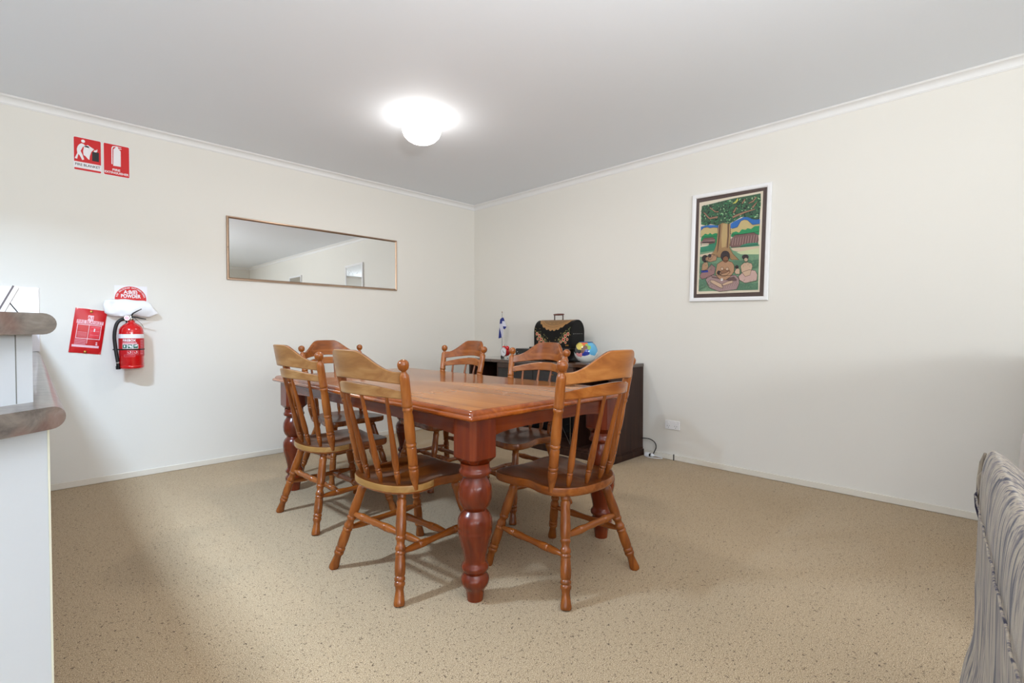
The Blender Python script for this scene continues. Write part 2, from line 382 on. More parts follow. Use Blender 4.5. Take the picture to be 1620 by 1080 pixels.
# fire blanket pouch (hangs slightly askew)
TL=Vector((-3.666,0,1.261)); BL=Vector((-3.708,0,.949)); BR=Vector((-3.535,0,.927)); TR=BR+(TL-BL)
X=(BR-BL)/1.0; Yv=(TL-BL)
def PP(u,v,y=0): return BL+X*u+Yv*v+Vector((0,y,0))
t=thing('fire_blanket_pouch','red pouch reading FIRE BLANKET hanging askew left of the extinguisher','fire blanket',tuple(BL))
b=MB(); n_=12
def bulge(u,v): return -.004-.014*(max(0,math.sin(PI*min(max(u,0),1)))**.4)*(max(0,math.sin(PI*min(max(v,0),1)))**.4)-.001*math.sin(17*u+9*v)
grid=[[PP(i/n_,j/n_,bulge(i/n_,j/n_))-BL for i in range(n_+1)] for j in range(n_+1)]
vs=[p for r in grid for p in r]; fs=[(j*(n_+1)+i,j*(n_+1)+i+1,(j+1)*(n_+1)+i+1,(j+1)*(n_+1)+i) for j in range(n_) for i in range(n_)]
b.add(vs,fs,mat('red pouch vinyl',(200,14,22),.38)); b.prism([PP(0,0,0)-BL,PP(1,0,0)-BL,PP(1,1,0)-BL,PP(0,1,0)-BL],(0,-.0039,0),M['redgloss']); b.obj('pouch_body',t)
def pq(b,uvs,m,off=.0012):
    # subdivided strip on the bulging surface: uvs is (u0,v0,u1,v1)
    u0,v0,u1,v1=uvs; K=8; vs=[];fs=[]
    for j in range(K+1):
        for i in range(K+1):
            u=u0+(u1-u0)*i/K; v=v0+(v1-v0)*j/K; vs.append(PP(u,v,bulge(u,v)-off)-BL)
    for j in range(K):
        for i in range(K): a=j*(K+1)+i; fs.append((a,a+1,a+K+2,a+K+1))
    b.add(vs,fs,m)
b=MB(); b.noflip=True
pq(b,(.10,.665,.93,.745),M['pinklight']); pq(b,(.42,.74,.60,.86),M['pinklight'])
for q in ((.13,.325,.15,.655),(.87,.325,.89,.655),(.13,.635,.89,.65),(.13,.325,.89,.34),(.49,.22,.505,.655)): pq(b,q,M['pinklight'])
pq(b,(.53,.36,.86,.62),mat('pouch panel',(226,52,66),.4),.0009)
pq(b,(.06,.135,.90,.185),M['pinklight'])
for k in range(7): pq(b,(.12,.30-.018*k,.47,.308-.018*k),M['pinkprint'])
for k in range(5): pq(b,(.17,.47-.025*k,.46,.476-.025*k),M['pinkprint'])
for k in range(3): pq(b,(.56,.60-.09*k,.84,.606-.09*k),M['pinkprint'])
pq(b,(.66,.50,.70,.57),M['signwhite'],.0015)
pq(b,(.78,.24,.83,.27),M['pinklight']); pq(b,(.78,.20,.84,.23),M['pinklight'])
ux=X.normalized(); uy=Yv.normalized()
def wp(cu,cv):
    def f(x,y):
        u=cu+x/X.length; v=cv+y/Yv.length; return PP(u,v,bulge(u,v)-.0022)-BL
    return f
b.text('FIRE BLANKET',.030,(0,0,0),ux,uy,M['red'],width=X.length*.78,wrapf=wp(.515,.703),bold=.0)
b.text('A1',.03,(0,0,0),ux,uy,M['red'],wrapf=wp(.51,.80))
b.obj('printed_panel',t,label='faded pink and white printing')
for u,v in ((.5,.945),(.5,.035)):
    b=MB(); c=PP(u,v,bulge(u,v))-BL; b.lathe(c+Vector((0,.001,0)),c+Vector((0,-.003,0)),[(0,.009),(.8,.009),(1,.006)],M['brass'],16); b.obj('eyelet',t)

# extinguisher
ex=thing('fire_extinguisher','small red dry powder fire extinguisher with black hose mounted on the wall','fire extinguisher',(-3.369,-.098,.822))
b=MB(); R=.074
b.lathe((0,0,0),(0,0,1),[(0,.045),(.001,.062),(.006,.070),(.012,.073),(.022,.0735),(.024,.072),(.028,.0725),(.030,.074),(.262,.074),(.285,.072),(.305,.063),(.320,.046),(.332,.030),(.338,.022),(.352,.021)],M['redgloss'],48); b.obj('cylinder_body',ex)
rw=R+.0008
def cw(cx,cz,dr=0,ang0=-.12):
    def f(x,y):
        a=-PI/2+ang0+(cx+x)/rw; return ((rw+dr)*math.cos(a),(rw+dr)*math.sin(a),cz+y)
    return f
def cquad(b,x0,z0,x1,z1,m,dr=0):
    f=cw(0,0,dr); K=max(2,int(abs(x1-x0)/.006)); vs=[];fs=[]
    for i in range(K+1):
        x=x0+(x1-x0)*i/K; vs+= [f(x,z0),f(x,z1)]
    for i in range(K): fs.append((2*i,2*i+2,2*i+3,2*i+1))
    b.add(vs,fs,m)
b=MB(); b.noflip=True
cquad(b,-.12,.222,.12,.252,M['signwhite'])
cquad(b,-.115,.095,.115,.220,mat('label red',(190,14,24),.4))
b.text('FIREBOX',.024,(0,0,0),(1,0,0),(0,0,1),M['signwhite'],wrapf=cw(-.014,.206,.0006),width=.078,bold=.03)
cquad(b,-.055,.184,.032,.191,M['pinklight'],.0004)
cquad(b,-.056,.148,.040,.180,M['signwhite'],.0004)
for x in (-.054,-.022,.010): cquad(b,x,.151,x+.027,.177,M['green'],.0008)
for x,z,w,h in ((-.045,.158,.008,.014),(-.018,.163,.018,.008),(-.008,.156,.010,.008),(.016,.163,.016,.008),(.027,.168,.008,.006)): cquad(b,x,z,x+w,z+h,M['signwhite'],.0012)
def outline(x0,z0,x1,z1,m,w=.0012):
    for q in ((x0,z0,x1,z0+w),(x0,z1-w,x1,z1),(x0,z0,x0+w,z1),(x1-w,z0,x1,z1)): cquad(b,*q,m,.0006)
outline(-.026,.108,.005,.133,M['pinkprint']); outline(.008,.108,.040,.133,M['pinkprint']); outline(-.045,.090,.02,.104,M['pinkprint'])
for x in (-.012,.024):
    for a in range(5): 
        th=PI+PI*a/4; cquad(b,x+.008*math.cos(th)-.002,.120+.006*math.sin(th),x+.008*math.cos(th)+.002,.123+.006*math.sin(th),M['signwhite'],.0009)
    cquad(b,x+.003,.124,x+.007,.130,M['signwhite'],.0009)
for k in range(9): cquad(b,.055,.108+.012*k,.080,.112+.012*k,M['pinkprint'],.0006)
b.obj('printed_label',ex,label='red label with white lettering and green pictograms')
b=MB(); b.lathe((0,0,.345),(0,0,.385),[(0,.016),(.2,.019),(.6,.019),(.7,.014),(1,.014)],M['chrome'],20)
b.lathe((-.012,-.006,.368),(-.045,-.016,.366),[(0,.011),(1,.011)],M['chrome'],14); b.obj('valve',ex)
b=MB(); b.lathe((-.026,-.020,.368),(-.028,-.036,.368),[(0,.017),(.85,.018),(1,.016)],M['chrome'],20); b.lathe((-.0282,-.0362,.368),(-.0283,-.037,.368),[(0,.015),(1,.015)],M['pinklight'],20); b.obj('pressure_gauge',ex)
b=MB()
b.tube([(0,-.016,.385),(.008,-.022,.402),(.030,-.03,.418),(.058,-.036,.436)],[.006,.0045,.004,.0035],M['blackm'],8)
b.tube([(0,-.016,.378),(.030,-.022,.374),(.06,-.026,.366),(.085,-.028,.362)],[.006,.0045,.004,.003],M['blackm'],8)
b.obj('handle',ex,label='black squeeze handle')
b=MB()
pts=[(-.028,-.014,.366),(-.060,-.018,.355),(-.082,-.018,.330),(-.094,-.016,.285),(-.098,-.012,.23),(-.094,-.010,.17),(-.088,-.012,.11),(-.082,-.014,.06),(-.080,-.014,.045)]
def smooth(pts,n=5):
    P=[Vector(p) for p in pts]; out=[]
    for i in range(len(P)-1):
        p0=P[max(i-1,0)];p1=P[i];p2=P[i+1];p3=P[min(i+2,len(P)-1)]
        for k in range(n):
            t_=k/n; out.append(.5*((2*p1)+(p2-p0)*t_+(2*p0-5*p1+4*p2-p3)*t_**2+(3*p1-p0-3*p2+p3)*t_**3))
    out.append(P[-1]); return out
b.tube(smooth(pts),.0115,M['blackm'],14); hs=b.obj('hose',ex)
b=MB(); b.lathe((-.080,-.014,.048),(-.079,-.014,.0),[(0,.0125),(.15,.0125),(.16,.012),(.5,.012),(.55,.015),(1,.014)],M['black'],16); b.lathe((-.0805,-.014,.052),(-.080,-.014,.042),[(0,.0135),(1,.0135)],M['chrome'],16); b.obj('nozzle',hs)
b=MB(); b.noflip=False
cf=MB(); seg=40
loops=[]
for k in range(seg+1):
    a=2*PI*k/seg; loops.append([(r*math.cos(a),r*math.sin(a),z) for r,z in ((.0752,.138),(.0772,.138),(.0772,.146),(.0752,.146))])
b.loft(loops,M['blackm'],False)
b.loft([[(x,y,z) for x,y,z in ((-.108,-.004,.137),(-.070,-.004,.137),(-.070,.000,.137),(-.108,.0,.137))],[(x,y,z) for x,y,z in ((-.108,-.004,.146),(-.070,-.004,.146),(-.070,.0,.146),(-.108,.0,.146))]],M['blackm'])
b.obj('strap',ex,label='black retaining strap')
b=MB(); b.box((-.02,.070,.05),(.02,.0975,.36),M['blackm']); b.obj('wall_bracket',ex)
b=MB(); b.tube([(.012,-.018,.375),(.03,-.03,.355),(.055,-.05,.325),(.066,-.05,.30)],.0012,M['blackm'],6); b.obj('pull_pin_cord',ex)

# crumpled white bag over the head of the extinguisher
def rnd3(seed):
    r=random.Random(seed); return [(r.uniform(-1,1),r.uniform(-1,1),r.uniform(-1,1),r.uniform(0,6)) for _ in range(8)]
W8=rnd3(3)
def crumple(p,f,a):
    return sum(a/(1+i*.35)*math.sin((p.x*w[0]+p.y*w[1]+p.z*w[2])*f*(1+.5*i)+w[3]) for i,w in enumerate(W8))
b=MB(); nu,nv=40,18; outl=[(-3.520,1.300,1.262),(-3.515,1.318,1.228),(-3.49,1.324,1.208),(-3.42,1.328,1.202),(-3.34,1.328,1.2),(-3.28,1.324,1.203),(-3.245,1.306,1.206),(-3.225,1.270,1.216),(-3.203,1.243,1.232)]
loops=[]
import bisect
def interp(xs,ys,x):
    i=max(1,min(len(xs)-1,bisect.bisect(xs,x))); t_=(x-xs[i-1])/(xs[i]-xs[i-1]); t_=min(1,max(0,t_)); return ys[i-1]+(ys[i]-ys[i-1])*t_
xs=[o[0] for o in outl]
for i in range(nu+1):
    x=xs[0]+(xs[-1]-xs[0])*i/nu; zt=interp(xs,[o[1] for o in outl],x); zb=interp(xs,[o[2] for o in outl],x)
    th=.032*(math.sin(PI*min(1,max(.0,(i+1.2)/(nu+2.0))))**.35); zc=(zt+zb)/2; hh=(zt-zb)/2; lp=[]
    for k in range(nv):
        a=2*PI*k/nv; p=Vector((x, -.040-th*math.cos(a)*1.0, zc+hh*math.copysign(abs(math.sin(a))**.5,math.sin(a))))
        c=crumple(p,42,.0048); p.y+=c; p.z+=c*.5; p.y=min(p.y,-.003); lp.append(p)
    loops.append(lp)
b.loft(loops,M['bagwhite'],True); b.obj('plastic_bag',label='crumpled white plastic bag tucked behind the extinguisher handle',cat='bag',angle=60)

# ------------------------------------------------------------------ mirror
t=thing('wall_mirror','long rectangular wall mirror in a slim champagne coloured metal frame','mirror',(-1.905,0,1.527))
t['label']='long rectangular wall mirror in a slim champagne coloured metal frame'
b=MB(); x0,x1,z1=-.812,.812,.532; fw=.020
def frame_ring(b,x0,x1,z0,z1,fw,prof,m,conv):
    # prof: list of (inset 0..fw, out)
    cs=[((x0,z0),(1,1)),((x1,z0),(-1,1)),((x1,z1),(-1,-1)),((x0,z1),(1,-1))]
    loops=[]
    for u,o in prof: loops.append([conv(c[0]+s[0]*u,c[1]+s[1]*u,o) for c,s in cs])
    b.loft(loops,m,False,wrap=True,smooth=True)
cA=lambda a,z,o:(a,-o,z)
frame_ring(b,x0,x1,0,z1,fw,[(0,.001),(0,.014),(.003,.018),(.010,.019),(.016,.015),(.020,.012),(.020,.001)],M['mframe'],cA); b.obj('mirror_frame',t,angle=25)
b=MB(); b.box((x0+fw-.002,-.011,fw-.002),(x1-fw+.002,-.002,z1-fw+.002),M['mirror']); b.obj('mirror_glass',t)
for x in (x0+.008,x1-.008):
    b=MB(); b.lathe((x,-.0165,.27),(x,-.020,.27),[(0,.003),(1,.003)],M['blackm'],8); b.obj('fixing_screw',t)

ESB=15
# ------------------------------------------------------------------ framed pictures on the right wall
ART= [('brown',[(0.047,0.036),(0.938,0.027),(0.947,0.962),(0.039,0.965)]),('paper',[(0.09,0.072),(0.898,0.061),(0.897,0.927),(0.09,0.929)]),('grass',[(0.118,0.511),(0.875,0.516),(0.88,0.908),(0.119,0.905)]),('blue',[(0.12,0.299),(0.216,0.291),(0.361,0.307),(0.36,0.352),(0.119,0.348)]),('blue',[(0.515,0.347),(0.516,0.306),(0.559,0.29),(0.631,0.273),(0.702,0.255),(0.873,0.301),(0.873,0.351),(0.659,0.363)]),('tan',[(0.12,0.386),(0.12,0.337),(0.161,0.314),(0.215,0.312),(0.25,0.324),(0.292,0.321),(0.353,0.33),(0.352,0.404),(0.12,0.397)]),('tan',[(0.515,0.399),(0.515,0.358),(0.602,0.346),(0.645,0.295),(0.687,0.287),(0.729,0.297),(0.791,0.342),(0.873,0.341),(0.872,0.406),(0.658,0.414)]),('green',[(0.126,0.414),(0.136,0.393),(0.183,0.368),(0.222,0.38),(0.249,0.367),(0.276,0.383),(0.322,0.374),(0.352,0.382),(0.35,0.499),(0.126,0.479)]),('green',[(0.522,0.41),(0.544,0.387),(0.587,0.381),(0.623,0.395),(0.659,0.368),(0.701,0.377),(0.729,0.365),(0.77,0.375),(0.811,0.354),(0.869,0.355),(0.869,0.435),(0.529,0.427)]),('hut',[(0.127,0.446),(0.167,0.412),(0.291,0.411),(0.325,0.433),(0.32,0.464),(0.236,0.473),(0.135,0.469)]),('dark',[(0.147,0.443),(0.305,0.45),(0.305,0.46),(0.147,0.453)]),('hut',[(0.514,0.498),(0.529,0.447),(0.572,0.415),(0.804,0.409),(0.859,0.434),(0.865,0.475),(0.858,0.515),(0.657,0.522),(0.542,0.522)]),('cream',[(0.135,0.458),(0.236,0.462),(0.236,0.489),(0.134,0.488)]),('teal',[(0.122,0.489),(0.205,0.486),(0.32,0.464),(0.335,0.498),(0.304,0.532),(0.125,0.539)]),('teal',[(0.65,0.511),(0.728,0.497),(0.862,0.5),(0.865,0.525),(0.727,0.533),(0.643,0.531)]),('path',[(0.528,0.526),(0.797,0.529),(0.875,0.531),(0.875,0.551),(0.657,0.573),(0.557,0.549)]),('light',[(0.6,0.568),(0.875,0.546),(0.875,0.602),(0.657,0.589)]),('path',[(0.121,0.56),(0.312,0.544),(0.327,0.561),(0.125,0.582)]),('trunk',[(0.361,0.278),(0.509,0.289),(0.519,0.368),(0.521,0.473),(0.513,0.519),(0.556,0.575),(0.642,0.639),(0.541,0.631),(0.505,0.592),(0.379,0.602),(0.311,0.576),(0.288,0.611),(0.234,0.607),(0.312,0.538),(0.339,0.482),(0.352,0.377)]),('barkd',[(0.368,0.3),(0.387,0.302),(0.382,0.407),(0.365,0.537),(0.349,0.563),(0.359,0.431)]),('barkl',[(0.413,0.299),(0.472,0.301),(0.478,0.416),(0.462,0.509),(0.41,0.515),(0.4,0.409)]),('barkd',[(0.479,0.302),(0.493,0.303),(0.496,0.418),(0.488,0.522),(0.477,0.521),(0.482,0.417)]),('barkl',[(0.501,0.309),(0.51,0.31),(0.513,0.514),(0.503,0.513)]),('leaf',[(0.125,0.108),(0.242,0.102),(0.445,0.089),(0.562,0.084),(0.731,0.082),(0.871,0.079),(0.877,0.177),(0.866,0.3),(0.798,0.297),(0.729,0.269),(0.645,0.259),(0.559,0.29),(0.487,0.308),(0.413,0.289),(0.345,0.308),(0.254,0.287),(0.2,0.297),(0.122,0.278),(0.118,0.191)]),('branch',[(0.14,0.164),(0.179,0.177),(0.24,0.227),(0.347,0.223),(0.354,0.24),(0.24,0.243),(0.209,0.223),(0.171,0.187)]),('branch',[(0.538,0.246),(0.589,0.232),(0.681,0.217),(0.812,0.204),(0.816,0.214),(0.702,0.23),(0.624,0.246),(0.545,0.263)]),('branch',[(0.242,0.131),(0.325,0.179),(0.362,0.178),(0.355,0.193),(0.309,0.185),(0.234,0.141)]),('branch',[(0.73,0.148),(0.786,0.13),(0.82,0.1),(0.833,0.111),(0.792,0.146),(0.737,0.156)]),('branch',[(0.539,0.21),(0.582,0.164),(0.597,0.171),(0.56,0.218)]),('branch',[(0.647,0.142),(0.682,0.106),(0.699,0.111),(0.661,0.149)]),('branch',[(0.771,0.188),(0.833,0.146),(0.84,0.152),(0.792,0.201)]),('yellow',[(0.532,0.132),(0.568,0.116),(0.597,0.089),(0.604,0.111),(0.575,0.132)]),('dgrass',[(0.124,0.642),(0.348,0.653),(0.362,0.724),(0.208,0.768),(0.122,0.735)]),('dgrass',[(0.556,0.643),(0.874,0.647),(0.874,0.718),(0.726,0.728),(0.584,0.676)]),('dgrass',[(0.121,0.795),(0.207,0.789),(0.238,0.851),(0.123,0.9)]),('dgrass',[(0.654,0.847),(0.877,0.85),(0.88,0.906),(0.632,0.904)]),('pinkd',[(0.129,0.763),(0.154,0.732),(0.24,0.694),(0.287,0.66),(0.34,0.69),(0.331,0.749),(0.247,0.781),(0.16,0.792)]),('cobalt',[(0.142,0.709),(0.24,0.71),(0.247,0.73),(0.154,0.732)]),('skin',[(0.163,0.656),(0.187,0.636),(0.233,0.637),(0.244,0.673),(0.232,0.71),(0.154,0.71)]),('skin',[(0.211,0.594),(0.25,0.576),(0.288,0.568),(0.357,0.579),(0.348,0.627),(0.272,0.637),(0.226,0.628)]),('pink',[(0.64,0.784),(0.698,0.746),(0.768,0.731),(0.843,0.741),(0.87,0.778),(0.863,0.829),(0.725,0.846),(0.654,0.816)]),('skinl',[(0.663,0.692),(0.698,0.669),(0.74,0.662),(0.796,0.677),(0.809,0.703),(0.781,0.778),(0.725,0.789),(0.676,0.745)]),('skinl',[(0.591,0.739),(0.62,0.705),(0.655,0.723),(0.655,0.764),(0.605,0.761)]),('skirt',[(0.215,0.801),(0.239,0.77),(0.308,0.758),(0.362,0.767),(0.51,0.771),(0.605,0.771),(0.647,0.805),(0.654,0.847),(0.625,0.898),(0.405,0.913),(0.268,0.874)]),('skirtd',[(0.285,0.767),(0.361,0.777),(0.406,0.791),(0.406,0.801),(0.3,0.784)]),('skirtd',[(0.466,0.805),(0.583,0.781),(0.626,0.814),(0.611,0.824),(0.51,0.818)]),('skinl',[(0.277,0.804),(0.323,0.807),(0.428,0.845),(0.45,0.884),(0.405,0.876),(0.284,0.826)]),('skinl',[(0.436,0.846),(0.51,0.823),(0.568,0.816),(0.575,0.838),(0.495,0.854),(0.45,0.862)]),('skin',[(0.347,0.733),(0.363,0.66),(0.408,0.642),(0.438,0.634),(0.497,0.638),(0.556,0.653),(0.584,0.687),(0.584,0.739),(0.54,0.783),(0.481,0.811),(0.406,0.801),(0.361,0.772)]),('skind',[(0.385,0.736),(0.437,0.708),(0.526,0.719),(0.54,0.741),(0.466,0.773),(0.407,0.769)]),('skin',[(0.407,0.753),(0.467,0.747),(0.526,0.73),(0.533,0.746),(0.481,0.774),(0.429,0.776)]),('hair',[(0.525,0.598),(0.519,0.619),(0.502,0.634),(0.478,0.642),(0.451,0.64),(0.426,0.628),(0.41,0.61),(0.404,0.589),(0.41,0.568),(0.427,0.552),(0.452,0.545),(0.479,0.548),(0.503,0.559),(0.519,0.577)]),('face',[(0.507,0.626),(0.503,0.638),(0.493,0.647),(0.479,0.652),(0.464,0.651),(0.449,0.644),(0.44,0.633),(0.436,0.62),(0.44,0.608),(0.45,0.599),(0.464,0.594),(0.48,0.595),(0.494,0.602),(0.504,0.613)]),('hair',[(0.238,0.605),(0.233,0.619),(0.221,0.63),(0.204,0.635),(0.185,0.633),(0.168,0.625),(0.156,0.613),(0.152,0.598),(0.156,0.584),(0.169,0.573),(0.186,0.568),(0.205,0.569),(0.222,0.577),(0.234,0.59)]),('skin',[(0.246,0.608),(0.244,0.617),(0.238,0.623),(0.229,0.627),(0.219,0.626),(0.211,0.621),(0.205,0.614),(0.203,0.605),(0.205,0.596),(0.211,0.589),(0.22,0.586),(0.23,0.587),(0.238,0.591),(0.244,0.599)]),('hair',[(0.282,0.581),(0.28,0.589),(0.273,0.594),(0.264,0.597),(0.254,0.596),(0.244,0.592),(0.238,0.585),(0.236,0.578),(0.238,0.57),(0.245,0.565),(0.254,0.562),(0.264,0.563),(0.274,0.567),(0.28,0.574)]),('hair',[(0.757,0.62),(0.753,0.629),(0.741,0.636),(0.725,0.639),(0.707,0.638),(0.691,0.632),(0.679,0.623),(0.675,0.613),(0.68,0.604),(0.691,0.597),(0.707,0.594),(0.725,0.595),(0.742,0.601),(0.753,0.61)]),('skinl',[(0.75,0.642),(0.748,0.65),(0.741,0.655),(0.732,0.658),(0.721,0.657),(0.712,0.653),(0.705,0.646),(0.703,0.639),(0.705,0.631),(0.712,0.626),(0.721,0.623),(0.732,0.624),(0.741,0.628),(0.748,0.635)]),('hair',[(0.415,0.743),(0.412,0.752),(0.405,0.758),(0.394,0.762),(0.382,0.761),(0.371,0.756),(0.364,0.749),(0.361,0.74),(0.364,0.731),(0.372,0.725),(0.383,0.721),(0.395,0.722),(0.405,0.727),(0.413,0.734)]),('hair',[(0.641,0.701),(0.638,0.708),(0.631,0.713),(0.622,0.716),(0.611,0.715),(0.601,0.711),(0.594,0.705),(0.592,0.698),(0.594,0.691),(0.601,0.685),(0.611,0.683),(0.622,0.684),(0.632,0.687),(0.638,0.694)]),('skin',[(0.426,0.749),(0.425,0.755),(0.421,0.759),(0.416,0.761),(0.41,0.761),(0.404,0.758),(0.401,0.753),(0.399,0.748),(0.401,0.742),(0.405,0.738),(0.41,0.736),(0.416,0.736),(0.421,0.739),(0.425,0.744)]),('skinl',[(0.449,0.708),(0.447,0.714),(0.442,0.719),(0.434,0.721),(0.425,0.72),(0.418,0.717),(0.412,0.712),(0.411,0.706),(0.413,0.7),(0.418,0.696),(0.426,0.693),(0.434,0.694),(0.442,0.697),(0.447,0.702)]),('skinl',[(0.515,0.713),(0.514,0.719),(0.508,0.723),(0.501,0.725),(0.492,0.725),(0.484,0.722),(0.479,0.717),(0.477,0.71),(0.479,0.705),(0.485,0.7),(0.492,0.698),(0.501,0.699),(0.508,0.702),(0.514,0.707)]),('white',[(0.448,0.806),(0.446,0.811),(0.441,0.815),(0.434,0.817),(0.426,0.817),(0.419,0.814),(0.414,0.81),(0.412,0.804),(0.414,0.799),(0.419,0.796),(0.426,0.794),(0.434,0.794),(0.441,0.797),(0.446,0.801)])]
PAL=dict(brown=(78,60,56),paper=(222,210,190),grass=(112,150,118),blue=(34,104,180),tan=(196,176,122),green=(24,140,84),hut=(120,88,84),dark=(50,36,34),cream=(222,212,188),teal=(44,128,98),path=(206,186,160),light=(196,204,160),trunk=(158,124,84),barkd=(92,62,40),barkl=(186,158,108),leaf=(52,92,66),branch=(160,122,96),yellow=(196,196,90),dgrass=(84,124,98),pinkd=(150,112,112),cobalt=(40,60,150),skin=(176,136,104),pink=(196,164,156),skinl=(200,170,144),skirt=(160,132,132),skirtd=(104,78,78),skind=(140,100,74),hair=(46,34,38),face=(134,88,58),white=(228,224,220),leafd=(18,38,30),leafm=(48,128,80),leafl=(160,200,150),ink=(40,32,32))
AM={k:mat('print '+k,v,.7) for k,v in PAL.items()}
def picture(name,label,w,h,loc,rot,art):
    t=thing(name,label,'picture',loc,0); t.rotation_euler=rot
    # local frame: x toward the viewer's right is -Y; u 0..1 left to right, v down
    def P(u,v,o): return (-o,-u*w,-v*h)
    b=MB(); f=.030
    cs=[((0,0),(1,1)),((w,0),(-1,1)),((w,h),(-1,-1)),((0,h),(1,-1))]
    loops=[]
    for ins,o in [(0,.001),(0,.020),(.004,.024),(.022,.024),(.030,.018),(.030,.001)]:
        loops.append([(-o,-(c[0]+s[0]*ins),-(c[1]+s[1]*ins)) for c,s in cs])
    b.loft(loops,M['white'],False,wrap=True); b.obj('picture_frame',t,angle=25)
    b=MB(); b.noflip=True
    b.prism([P(.03,.03,.004),P(.97,.03,.004),P(.97,.97,.004),P(.03,.97,.004)],(-.002,0,0),AM['brown'])
    art(b,P); b.obj('art_print',t)
    b=MB(); g=[P(.045,.03,.0145),P(.955,.03,.0145),P(.955,.97,.0145),P(.045,.97,.0145)]; b.add(g,[(0,1,2,3)],M['glass'],False); b.obj('glass_pane',t)
    return t
def art1(b,P):
    z=[.0065]
    def put(pts,m):
        z[0]+=.000012; b.poly([P(u,v,z[0]) for u,v in pts],AM[m])
    for c,pts in ART[:2]: put(pts,c)
    leafstage=False
    for c,pts in ART[2:]:
        put(pts,c)
        if c=='leaf':
            r=random.Random(5)
            def inside(u,v,pp):
                k=False
                for i in range(len(pp)):
                    (x1,y1),(x2,y2)=pp[i],pp[i-1]
                    if (y1>v)!=(y2>v) and u<(x2-x1)*(v-y1)/(y2-y1)+x1: k=not k
                return k
            for n in range(900):
                u=r.uniform(.11,.9); v=r.uniform(.1,.45)
                if not inside(u,v,pts): continue
                s=r.uniform(.008,.020); a=r.uniform(0,PI)
                dx,dy=math.cos(a)*s,math.sin(a)*s*.7
                put([(u-dx,v-dy),(u-dy*.5,v+dx*.4),(u+dx,v+dy),(u+dy*.5,v-dx*.4)],r.choice(['leafd','leafm','leafl','leafd','leafm']))
        if c=='hut':
            us=[q[0] for q in pts]; vs_=[q[1] for q in pts]; r=random.Random(9)
            for k in range(22):
                u=min(us)+(max(us)-min(us))*(k+.5)/22; v0=min(vs_)+.02+ (max(us)-u)*.03; v1=max(vs_)-.02
                put([(u,v0),(u+.004,v0),(u+.004-.012,v1),(u-.012,v1)],'skirtd' if k%2 else 'pink')
        if c=='skirt':
            us=[q[0] for q in pts]; vs_=[q[1] for q in pts]; cu=(min(us)+max(us))/2
            for k in range(40):
                a=(k+.5)/40*2-1; u0=cu+a*.16; u1=cu+a*(max(us)-min(us))*.5
                put([(u0,.80),(u0+.003,.80),(u1+.003,.80+.10*(1-abs(a)*.5)),(u1,.80+.10*(1-abs(a)*.5))],'pink' if k%2 else 'skirtd')
    # ink outlines around the main shapes
    def line(pts,w=.0028):
        for (u0,v0),(u1,v1) in zip(pts,pts[1:]):
            dx,dy=u1-u0,v1-v0; l=math.hypot(dx,dy) or 1; nx,ny=-dy/l*w/2,dx/l*w/2
            put([(u0+nx,v0+ny),(u1+nx,v1+ny),(u1-nx,v1-ny),(u0-nx,v0-ny)],'ink')
    for c,pts in ART[2:]:
        if c in ('tan','skin','skinl','skirt','pink','pinkd','trunk','branch','hut','face'): line(list(pts)+[pts[0]])
    # dense grass strokes
    r=random.Random(11)
    for n in range(420):
        u=r.uniform(.12,.88); v=r.choice([r.uniform(.62,.72),r.uniform(.82,.9)])
        if .3<u<.68 and v<.92: continue
        put([(u,v),(u+.003,v),(u+.012,v-.014)],r.choice(['leafd','dgrass','leafl']))
picture('framed_painting','white framed painting of a big tree with seated women, on the right wall',.602,.867,(-.001,-2.773,2.212),(math.radians(1.3),0,0),art1)
def art2(b,P):
    z=[.0065]
    def put(pts,m): z[0]+=.00002; b.poly([P(u,v,z[0]) for u,v in pts],AM[m])
    put([(.10,.09),(.90,.09),(.90,.91),(.10,.91)],'paper')
    put([(.14,.13),(.86,.13),(.86,.5),(.14,.5)],'leafl'); put([(.14,.5),(.86,.42),(.86,.87),(.14,.87)],'grass')
    r=random.Random(2)
    for n in range(120):
        u=r.uniform(.16,.8); v=r.uniform(.15,.8); put([(u,v),(u+.03,v+.01),(u+.05,v+.05)],r.choice(['leafd','skirt','tan','teal']))
picture('framed_print','white framed green print further along the right wall, seen only in the mirror',.602,.867,(-.001,-5.25,2.20),(0,0,0),art2)

# ------------------------------------------------------------------ power outlet and cords
t=thing('power_outlet','white double power outlet low on the right wall','power outlet',(0,-2.604,.298))
b=MB()
pts=[(y,z) for y,z in rrect(0,0,.132,.076,.006)]
b.loft([[(-.0005,y,z) for y,z in pts],[(-.007,y,z) for y,z in pts],[(-.010,y*.97,z*.95) for y,z in pts]],M['white'],True); 
for sy in (-1,1):
    for (a,dz,rz) in ((-.009,-.008,.5),(.009,-.008,-.5),(0,-.022,0)):
        c=Vector((-.0104,sy*.033+a,dz)); b.box((c.x,c.y-.0014,c.z-.004),(c.x+.001,c.y+.0014,c.z+.004),M['signblack'])
b.obj('outlet_plate',t)
for sy in (-1,1):
    b=MB(); b.box((-.014,sy*.033-.006,.010),(-.009,sy*.033+.006,.026),M['white'],.002); b.obj('rocker_switch',t)
b=MB(); b.tube(smooth([(-.05,-2.335,.153),(-.03,-2.40,.153),(-.025,-2.45,.13),(-.028,-2.467,.09),(-.03,-2.45,.045),(-.035,-2.44,.022)],6),.0042,M['blackm'],8)
b.obj('electric_cable',label='black power cord looping out from behind the dark sideboard',cat='cable')
b=MB(); b.tube(smooth([(-.06,-2.37,.008),(-.085,-2.42,.006),(-.075,-2.49,.006),(-.045,-2.535,.006),(-.025,-2.50,.008),(-.03,-2.45,.012)],6),.0036,M['white'],8)
b.obj('extension_lead',label='white extension lead lying in a loop on the carpet by the sideboard',cat='cord')
